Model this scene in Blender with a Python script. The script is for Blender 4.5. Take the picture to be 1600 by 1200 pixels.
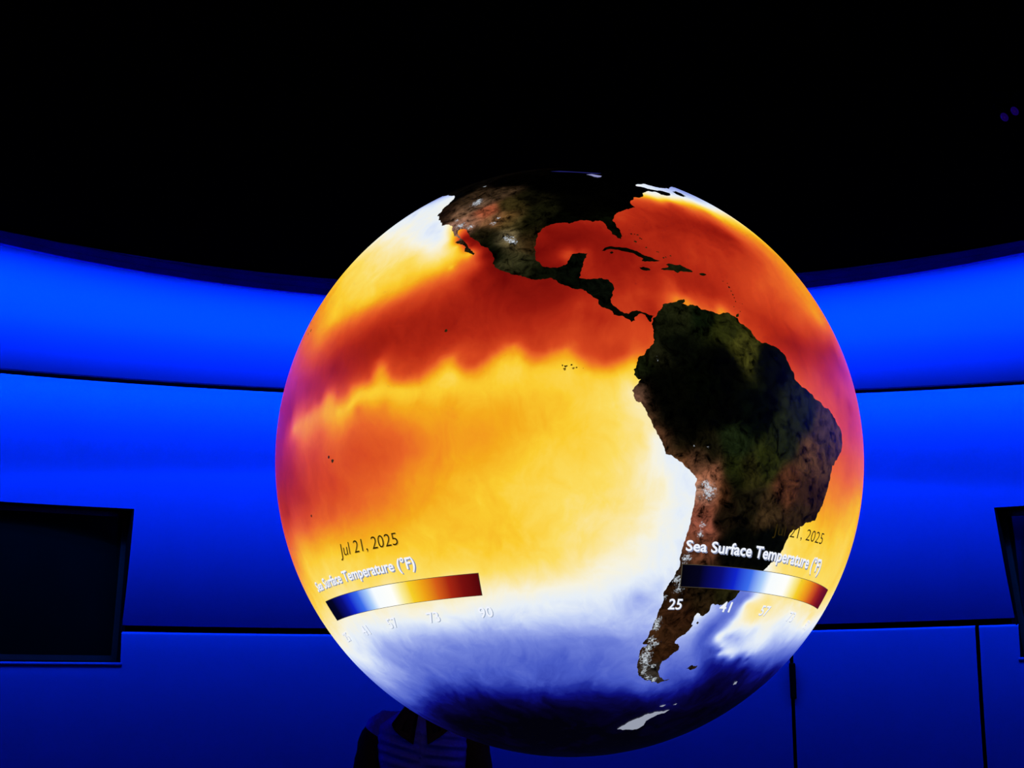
import bpy, bmesh, math, random
import numpy as np
from mathutils import Vector, Matrix
from mathutils.geometry import delaunay_2d_cdt

for o in list(bpy.data.objects):
    bpy.data.objects.remove(o)
SC = bpy.context.scene
COL = SC.collection

# ------------------------------------------------------------------ camera, world, exposure
cam_data = bpy.data.cameras.new('camera')
cam_data.sensor_width = 36.0
cam_data.lens = 45.0
cam_data.clip_end = 100
cam = bpy.data.objects.new('camera', cam_data)
COL.objects.link(cam)
cam.location = (-0.1649, -3.8142, 1.6)
cam.rotation_euler = (math.pi / 2 + 0.22, 0, 0)
SC.camera = cam

world = bpy.data.worlds.new('dark_room')
SC.world = world
world.use_nodes = True
world.node_tree.nodes['Background'].inputs[0].default_value = (0, 0, 0, 1)
world.node_tree.nodes['Background'].inputs[1].default_value = 0.0

SC.view_settings.view_transform = 'Standard'
SC.view_settings.look = 'None'
SC.view_settings.exposure = 0.0
SC.view_settings.gamma = 1.0
SC.view_settings.use_curve_mapping = False
try:
    SC.cycles.use_denoising = True
    SC.cycles.max_bounces = 4
    SC.cycles.diffuse_bounces = 3
    SC.cycles.glossy_bounces = 3
except Exception:
    pass

COVE_TOP = 800.0      # radiance of the LED tape in the ceiling cove
COVE_LOW = 430.0      # radiance of the LED tube behind the upper wall panel
BLUE = (0.0, 0.165, 1.0)


# ------------------------------------------------------------------ helpers
def lin(c):
    out = []
    for v in c:
        v = v / 255.0
        out.append(v / 12.92 if v <= 0.04045 else ((v + 0.055) / 1.055) ** 2.4)
    return tuple(out)


def set_in(node, names, value):
    for n in names:
        if n in node.inputs:
            node.inputs[n].default_value = value
            return


def new_mat(name):
    m = bpy.data.materials.new(name)
    m.use_nodes = True
    nt = m.node_tree
    m.cycles.emission_sampling = 'NONE'      # only the LED strips are sampled as lamps
    return m, nt, nt.nodes['Principled BSDF']


def paint(name, col, rough=0.6, noise=0.06, scale=12.0, spec=0.4, emit=None, strength=0.0, metallic=0.0):
    """a plain painted surface with a faint procedural mottling"""
    m, nt, b = new_mat(name)
    n = nt.nodes.new('ShaderNodeTexNoise')
    n.inputs['Scale'].default_value = scale
    n.inputs['Detail'].default_value = 4
    t = nt.nodes.new('ShaderNodeTexCoord')
    nt.links.new(t.outputs['Object'], n.inputs['Vector'])
    r = nt.nodes.new('ShaderNodeValToRGB')
    lo = [max(0, c * (1 - noise)) for c in col]
    hi = [min(1, c * (1 + noise)) for c in col]
    r.color_ramp.elements[0].color = (*lo, 1)
    r.color_ramp.elements[1].color = (*hi, 1)
    r.color_ramp.elements[0].position = 0.3
    r.color_ramp.elements[1].position = 0.7
    nt.links.new(n.outputs['Fac'], r.inputs['Fac'])
    nt.links.new(r.outputs['Color'], b.inputs['Base Color'])
    b.inputs['Roughness'].default_value = rough
    b.inputs['Metallic'].default_value = metallic
    set_in(b, ['Specular IOR Level', 'Specular'], spec)
    if emit:
        b.inputs['Emission Color'].default_value = (*emit, 1)
        b.inputs['Emission Strength'].default_value = strength
        m.cycles.emission_sampling = 'AUTO'
    return m


def projected(name, col, spec=0.18):
    """one flat colour of the projected picture on the globe's skin"""
    m, nt, b = new_mat(name)
    b.inputs['Base Color'].default_value = (0.012, 0.012, 0.012, 1)
    b.inputs['Roughness'].default_value = 0.36
    set_in(b, ['Specular IOR Level', 'Specular'], spec)
    b.inputs['Emission Color'].default_value = (*lin(col), 1)
    b.inputs['Emission Strength'].default_value = 1.0
    return m


def link(name, mesh, mat, parent=None, smooth=True):
    o = bpy.data.objects.new(name, mesh)
    COL.objects.link(o)
    if mat:
        mesh.materials.append(mat)
    if smooth:
        mesh.polygons.foreach_set('use_smooth', [True] * len(mesh.polygons))
    if parent:
        o.parent = parent
    return o


def mesh_from(name, verts, faces):
    me = bpy.data.meshes.new(name)
    me.from_pydata([tuple(v) for v in verts], [], [tuple(f) for f in faces])
    me.update()
    return me


def tag(o, label, cat, group=None):
    o['label'] = label
    o['category'] = cat
    if group:
        o['group'] = group
    return o


def structure(o, label, cat):
    o['kind'] = 'structure'
    o['label'] = label
    o['category'] = cat
    return o


def empty(name, loc=(0, 0, 0)):
    o = bpy.data.objects.new(name, None)
    o.empty_display_size = 0.1
    COL.objects.link(o)
    o.location = loc
    return o


def sweep(profile, a0, a1, n, zfun=None, close=True):
    """sweep an (r, z) profile round the room axis; zfun(angle) lifts each station"""
    verts, faces = [], []
    m = len(profile)
    for i in range(n + 1):
        a = math.radians(a0 + (a1 - a0) * i / n)
        dz = zfun(math.degrees(a)) if zfun else 0.0
        for r, z in profile:
            verts.append((r * math.sin(a), r * math.cos(a), z + dz))
    for i in range(n):
        for j in range(m if close else m - 1):
            k = (j + 1) % m
            faces.append((i * m + j, i * m + k, (i + 1) * m + k, (i + 1) * m + j))
    if close:
        faces.append(tuple(range(m)))
        faces.append(tuple(reversed(range(n * m, (n + 1) * m))))
    return verts, faces


def loft(rings, close_ends=True):
    verts, faces = [], []
    m = len(rings[0])
    for rg in rings:
        verts += [tuple(p) for p in rg]
    for i in range(len(rings) - 1):
        for j in range(m):
            k = (j + 1) % m
            faces.append((i * m + j, i * m + k, (i + 1) * m + k, (i + 1) * m + j))
    if close_ends:
        faces.append(tuple(reversed(range(m))))
        faces.append(tuple(range((len(rings) - 1) * m, len(rings) * m)))
    return verts, faces


def box(cx, cy, cz, sx, sy, sz):
    v = [(cx + sx * a / 2, cy + sy * b / 2, cz + sz * c / 2) for a in (-1, 1) for b in (-1, 1) for c in (-1, 1)]
    f = [(0, 1, 3, 2), (4, 6, 7, 5), (0, 4, 5, 1), (2, 3, 7, 6), (0, 2, 6, 4), (1, 5, 7, 3)]
    return v, f


def bevelled_box(name, c, s, mat, parent=None, bevel=0.006, rot=None):
    bm = bmesh.new()
    bmesh.ops.create_cube(bm, size=1.0)
    for v in bm.verts:
        v.co = Vector((v.co.x * s[0], v.co.y * s[1], v.co.z * s[2]))
    if bevel:
        bmesh.ops.bevel(bm, geom=list(bm.edges), offset=bevel, segments=2, affect='EDGES', profile=0.6)
    if rot is not None:
        bmesh.ops.transform(bm, matrix=rot.to_4x4(), verts=bm.verts)
    for v in bm.verts:
        v.co += Vector(c)
    me = bpy.data.meshes.new(name)
    bm.to_mesh(me)
    bm.free()
    return link(name, me, mat, parent, smooth=False)


def in_poly(px, py, poly):
    inside = np.zeros(len(px), bool)
    x0, y0 = poly[:, 0], poly[:, 1]
    x1, y1 = np.roll(x0, -1), np.roll(y0, -1)
    for a, b, c, d in zip(x0, y0, x1, y1):
        cond = ((b > py) != (d > py))
        if b != d:
            inside ^= cond & (px < (c - a) * (py - b) / (d - b) + a)
    return inside


def triangulate(outer, holes, interior):
    """triangles filling `outer` minus `holes`, with extra interior points; all 2-D"""
    pts, edges = [], []
    for loop in [outer] + holes:
        s = len(pts)
        n = len(loop)
        pts += [Vector((float(p[0]), float(p[1]))) for p in loop]
        edges += [(s + i, s + (i + 1) % n) for i in range(n)]
    pts += [Vector((float(p[0]), float(p[1]))) for p in interior]
    v, _, f, _, _, _ = delaunay_2d_cdt(pts, edges, [], 0, 1e-6)
    v = np.array([(p.x, p.y) for p in v])
    f = np.array(f)
    c = v[f].mean(1)
    keep = in_poly(c[:, 0], c[:, 1], np.array(outer, float))
    for h in holes:
        keep &= ~in_poly(c[:, 0], c[:, 1], np.array(h, float))
    f = f[keep]
    e1 = v[f[:, 1]] - v[f[:, 0]]
    e2 = v[f[:, 2]] - v[f[:, 0]]
    area = e1[:, 0] * e2[:, 1] - e1[:, 1] * e2[:, 0]
    f = f[np.abs(area) > 1e-10]
    area = area[np.abs(area) > 1e-10]
    f[area < 0] = f[area < 0][:, ::-1]
    used = np.unique(f)
    remap = -np.ones(len(v), int)
    remap[used] = np.arange(len(used))
    return v[used], remap[f]


# ------------------------------------------------------------------ the picture on the globe, in latitude and longitude
NORTH_AMERICA = [[47.5,-121.16],[45.65,-119.69],[44.29,-119.37],[42.86,-119.51],[41.7,-120.03],[40.48,-120.29],[39.58,-120.04],[39.01,-120.53],[38.23,-120.47],[37.08,-119.44],[36.29,-119.23],[35.13,-118.32],[33.99,-117.38],[33.62,-117.44],[33.61,-116.46],[32.98,-115.2],[32.18,-114.3],[31.44,-114.27],[30.53,-113.66],[29.47,-113.21],[29.13,-113.22],[28.65,-112.32],[28.14,-111.69],[27.51,-111.82],[27.16,-112.51],[26.68,-111.9],[26.34,-111.25],[25.92,-110.6],[25.33,-109.93],[24.76,-110.08],[24.25,-110.08],[23.73,-109.13],[23.32,-108.6],[22.87,-108.08],[23.26,-107.89],[23.85,-108.36],[24.59,-108.93],[25.55,-109.56],[26.56,-110.22],[27.48,-110.89],[28.35,-111.65],[29.2,-112.27],[29.87,-112.6],[30.67,-112.53],[30.91,-112.15],[30.69,-111.39],[30.28,-110.77],[29.34,-110.32],[28.27,-109.69],[27.4,-108.88],[26.53,-107.93],[25.51,-107.15],[24.6,-106.26],[23.59,-105.23],[22.46,-104.45],[21.53,-104.08],[20.78,-104.03],[20.07,-104.21],[19.27,-103.79],[18.72,-103.12],[18.13,-102.23],[17.53,-101.08],[16.92,-99.81],[16.32,-98.42],[15.89,-97.6],[15.51,-96.38],[15.53,-94.88],[15.69,-93.93],[15.05,-93.01],[14.16,-91.97],[13.62,-90.93],[13.07,-89.64],[12.64,-88.2],[11.73,-87.35],[10.94,-86.35],[9.87,-86.18],[9.25,-85.18],[8.8,-84.3],[8.12,-84.1],[7.91,-82.94],[7.48,-82.19],[7.2,-81.55],[6.77,-81.33],[7.07,-80.64],[7.66,-80.71],[8.27,-79.97],[8.44,-79.42],[8.02,-78.79],[7.29,-78.47],[6.87,-78.11],[8.08,-77.29],[8.33,-78.35],[8.88,-79.63],[8.85,-80.71],[8.32,-81.57],[8.42,-82.36],[9.25,-83.34],[10.16,-84.18],[11.08,-84.35],[12.65,-83.79],[14.1,-83.68],[14.92,-84.22],[15.32,-85.41],[15.2,-86.78],[15.41,-89.2],[17.01,-88.67],[18.4,-88.28],[19.82,-87.6],[20.74,-87.23],[20.97,-88.77],[20.66,-90.07],[19.58,-90.56],[18.52,-91.05],[17.9,-92.33],[17.85,-93.98],[18.32,-95.36],[19.48,-96.17],[20.81,-96.58],[22.74,-96.78],[24.71,-96.42],[26.36,-96.12],[27.57,-95.2],[28.54,-93.64],[28.84,-91.77],[28.49,-89.94],[29.12,-88.64],[29.31,-87.06],[28.91,-85.54],[29.3,-83.91],[28.61,-83.24],[27.03,-82.87],[25.53,-82.2],[24.51,-81.31],[24.33,-80.74],[25.18,-80.34],[26.68,-80.45],[28.23,-80.94],[29.37,-81.42],[30.87,-80.73],[32.26,-79.08],[33.24,-77.11],[34.1,-75.45],[35.17,-76.01],[36.27,-75.84],[38.05,-74.47],[39.32,-71.61],[40.53,-71.27],[41.16,-70.14],[42.16,-67.23],[41.81,-66.32],[41.14,-66.06],[41.09,-64.76],[42.05,-62.75],[43.27,-61.96],[43.37,-63.48],[43.09,-65.76],[43.2,-67.51],[43.84,-69.39],[44.04,-71.28],[45.47,-69.38],[46.4,-67.41],[45.75,-65.9],[45.45,-64.17],[46.1,-61.15],[46.45,-59.69],[48.3,-57.6],[51.0,-52.0],[56.0,-48.0],[60.0,-52.0],[64.0,-58.0],[67.0,-63.0],[74.0,-80.0],[75.0,-100.0],[72.0,-125.0],[71.0,-156.0],[66.0,-166.0],[59.0,-158.0],[60.0,-148.0],[58.0,-137.0],[52.0,-129.0]]
SOUTH_AMERICA = [[8.26,-76.85],[9.52,-75.85],[10.3,-75.59],[10.69,-74.4],[11.01,-73.21],[11.5,-72.25],[11.73,-71.47],[11.27,-71.41],[10.8,-72.08],[10.46,-71.12],[10.79,-70.02],[10.67,-69.14],[10.02,-68.67],[9.93,-66.85],[9.63,-65.67],[9.56,-65.05],[9.98,-64.32],[10.02,-63.01],[9.6,-62.12],[9.33,-61.51],[8.33,-61.08],[7.91,-59.99],[7.31,-59.1],[6.47,-58.77],[5.73,-57.88],[5.46,-56.86],[5.43,-55.39],[5.27,-53.91],[4.58,-52.9],[3.9,-51.86],[2.96,-51.47],[2.03,-51.05],[1.3,-50.37],[0.15,-50.37],[-0.27,-49.6],[-0.93,-48.62],[-1.2,-47.08],[-1.64,-45.73],[-2.41,-44.62],[-3.0,-42.62],[-3.25,-40.41],[-4.09,-39.01],[-5.2,-37.52],[-5.77,-36.2],[-7.06,-35.53],[-9.04,-35.46],[-10.69,-36.71],[-12.68,-38.38],[-12.79,-39.0],[-14.23,-39.3],[-15.65,-39.53],[-17.93,-39.98],[-18.8,-40.25],[-20.27,-40.83],[-21.76,-41.62],[-22.78,-41.99],[-23.24,-43.46],[-23.56,-44.92],[-24.25,-46.15],[-24.98,-47.81],[-25.75,-48.66],[-26.73,-48.91],[-27.87,-49.31],[-29.02,-49.67],[-30.5,-50.77],[-31.58,-52.04],[-32.49,-52.91],[-34.15,-54.26],[-35.69,-56.06],[-37.22,-57.62],[-37.82,-57.94],[-38.68,-59.19],[-39.1,-60.45],[-39.17,-62.29],[-39.05,-63.16],[-39.5,-63.36],[-40.09,-63.28],[-40.7,-63.61],[-41.17,-64.2],[-41.33,-64.74],[-40.9,-65.45],[-40.84,-66.17],[-41.37,-66.54],[-41.98,-66.47],[-42.9,-66.67],[-43.05,-66.09],[-43.68,-66.51],[-44.39,-67.01],[-45.04,-67.75],[-45.61,-68.74],[-46.26,-69.28],[-46.75,-69.17],[-47.4,-67.66],[-48.07,-67.53],[-48.58,-68.37],[-49.27,-69.14],[-49.97,-69.68],[-50.5,-70.78],[-51.21,-70.99],[-52.11,-70.76],[-52.85,-70.85],[-53.79,-69.96],[-54.56,-68.47],[-54.85,-66.97],[-55.35,-68.21],[-55.7,-69.55],[-55.53,-71.46],[-54.93,-73.54],[-53.95,-75.44],[-52.99,-76.75],[-51.88,-77.36],[-50.63,-77.55],[-49.24,-77.55],[-48.22,-77.74],[-47.64,-77.39],[-47.4,-76.45],[-46.91,-76.2],[-46.74,-77.44],[-45.85,-76.7],[-44.98,-76.36],[-44.51,-76.39],[-43.89,-75.89],[-43.27,-75.87],[-42.36,-75.73],[-41.75,-75.34],[-40.71,-75.33],[-39.83,-74.92],[-38.96,-74.68],[-38.24,-74.68],[-37.67,-74.89],[-36.31,-74.43],[-35.34,-73.93],[-34.17,-73.24],[-33.21,-72.74],[-32.07,-72.51],[-30.95,-72.72],[-29.47,-72.53],[-28.55,-72.35],[-27.63,-72.06],[-26.53,-71.79],[-25.81,-71.67],[-24.52,-71.55],[-23.24,-71.41],[-22.21,-71.22],[-21.2,-71.17],[-19.93,-71.14],[-18.42,-71.11],[-17.69,-71.89],[-16.98,-72.79],[-16.25,-73.68],[-15.78,-74.54],[-14.78,-76.77],[-13.72,-77.06],[-12.98,-77.33],[-12.11,-77.86],[-11.12,-78.38],[-10.25,-78.9],[-9.37,-79.27],[-8.36,-79.76],[-7.48,-80.26],[-6.66,-80.74],[-6.54,-81.52],[-6.09,-81.75],[-5.32,-81.78],[-4.87,-82.08],[-4.28,-81.66],[-3.63,-80.98],[-2.97,-80.48],[-3.04,-80.94],[-2.58,-81.31],[-2.32,-81.61],[-1.93,-81.46],[-1.4,-81.62],[-0.86,-81.19],[-0.19,-81.02],[0.49,-80.77],[0.48,-80.97],[0.91,-80.15],[1.33,-79.59],[2.02,-79.27],[2.74,-78.41],[3.74,-77.78],[5.01,-77.78],[6.01,-77.86],[6.5,-77.97]]
ISLANDS = [[[21.28,-84.74],[22.05,-84.06],[22.46,-82.83],[22.3,-81.38],[21.99,-79.66],[21.49,-78.26],[20.79,-77.5],[20.31,-76.41],[19.69,-75.04],[19.5,-74.32],[19.21,-75.44],[19.07,-77.24],[19.21,-77.81],[19.75,-77.41],[20.18,-78.21],[20.88,-78.97],[21.19,-80.39],[21.63,-81.78],[21.75,-83.23],[21.28,-84.16]],
[[20.91,-83.34],[21.22,-82.86],[20.93,-82.62],[20.62,-83.09]],
[[17.57,-74.59],[18.02,-73.59],[18.34,-72.92],[18.75,-73.43],[19.06,-72.9],[18.93,-71.86],[19.08,-70.57],[18.58,-69.76],[18.09,-68.63],[17.77,-68.39],[17.59,-69.71],[17.54,-70.96],[17.08,-71.53],[17.57,-72.18],[17.54,-73.1],[17.45,-74.02]],
[[17.74,-78.5],[17.93,-77.75],[17.58,-76.65],[17.24,-76.56],[17.1,-77.61],[17.34,-78.28]],
[[17.52,-67.25],[17.73,-66.8],[17.67,-65.83],[17.48,-65.72],[17.21,-66.3],[17.26,-67.09]],
[[-52.16,-62.58],[-51.6,-61.85],[-51.32,-61.3],[-51.57,-60.03],[-51.46,-59.32],[-51.93,-59.45],[-52.21,-60.01],[-52.51,-60.84],[-52.24,-61.6]],
[[44.81,-60.15],[45.9,-58.03],[45.09,-56.72],[43.85,-56.54],[42.82,-58.24],[43.25,-59.91]],
[[-54.99,-67.93],[-54.75,-66.78],[-54.75,-65.99],[-55.07,-66.82]],
[[-42.65,-65.55],[-42.34,-65.29],[-42.56,-64.87],[-42.9,-65.12]],
[[9.98,-61.69],[10.23,-61.35],[10.29,-61.0],[9.7,-61.19],[9.46,-61.65],[9.59,-61.85]],
[[48.7,-121.49],[48.23,-119.82],[47.52,-117.82],[47.29,-118.7],[47.67,-120.49]],
[[-6.34,-81.51],[-6.14,-81.24],[-6.34,-81.07],[-6.55,-81.33]]]
ICE = [[[-55.48,-38.06],[-54.67,-38.74],[-54.46,-37.77],[-55.11,-36.93]],
[[-69.68,-75.32],[-68.16,-73.0],[-66.73,-71.24],[-64.59,-66.77],[-63.57,-62.13],[-62.95,-57.34],[-64.07,-58.39],[-65.41,-62.0],[-66.79,-63.73],[-68.26,-62.71],[-69.5,-63.7],[-69.91,-68.59]],
[[-61.58,-57.8],[-61.1,-56.65],[-61.53,-56.78]],
[[-61.99,-63.3],[-61.51,-61.1],[-61.99,-61.57]]]
BAYS = [[[53.35,-93.14],[53.35,-90.14],[52.28,-86.35],[51.48,-81.69],[51.31,-77.85],[50.53,-79.61],[50.58,-81.5],[51.43,-85.56],[52.25,-90.24]],
[[49.6,-82.95],[50.03,-81.19],[49.26,-79.82],[48.9,-78.79],[47.96,-79.36],[47.6,-80.37],[47.97,-81.28],[48.78,-81.81]]]
ISLETS = [[15.54,-61.6,2.44],[14.8,-61.39,1.46],[14.07,-61.21,1.71],[13.46,-61.12,1.46],[12.72,-61.07,1.46],[11.54,-61.74,1.22],[10.79,-60.62,1.22],[16.63,-62.55,1.22],[16.38,-61.67,1.22],[12.49,-59.67,0.97],[25.8,-78.45,1.95],[25.76,-77.83,1.95],[25.6,-77.24,1.95],[24.78,-76.96,1.95],[24.6,-76.69,1.46],[22.5,-76.24,1.95],[23.79,-78.1,2.92],[21.62,-74.44,1.46],[20.52,-73.01,1.95],[20.95,-71.97,1.95],[20.32,-73.52,1.95],[21.57,-74.15,1.46],[-0.44,-92.83,1.75],[-0.63,-92.39,2.34],[-1.07,-92.54,2.63],[-0.56,-92.16,1.46],[-0.44,-91.44,1.75],[-1.04,-91.17,2.63],[-0.91,-90.67,1.75],[-1.08,-89.62,0.88],[-8.45,-138.15,3.12],[-9.33,-137.19,4.29],[19.7,-151.4,4.29],[19.47,-152.66,3.12],[-16.76,-147.61,3.12],[7.93,-111.96,3.12]]
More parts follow.
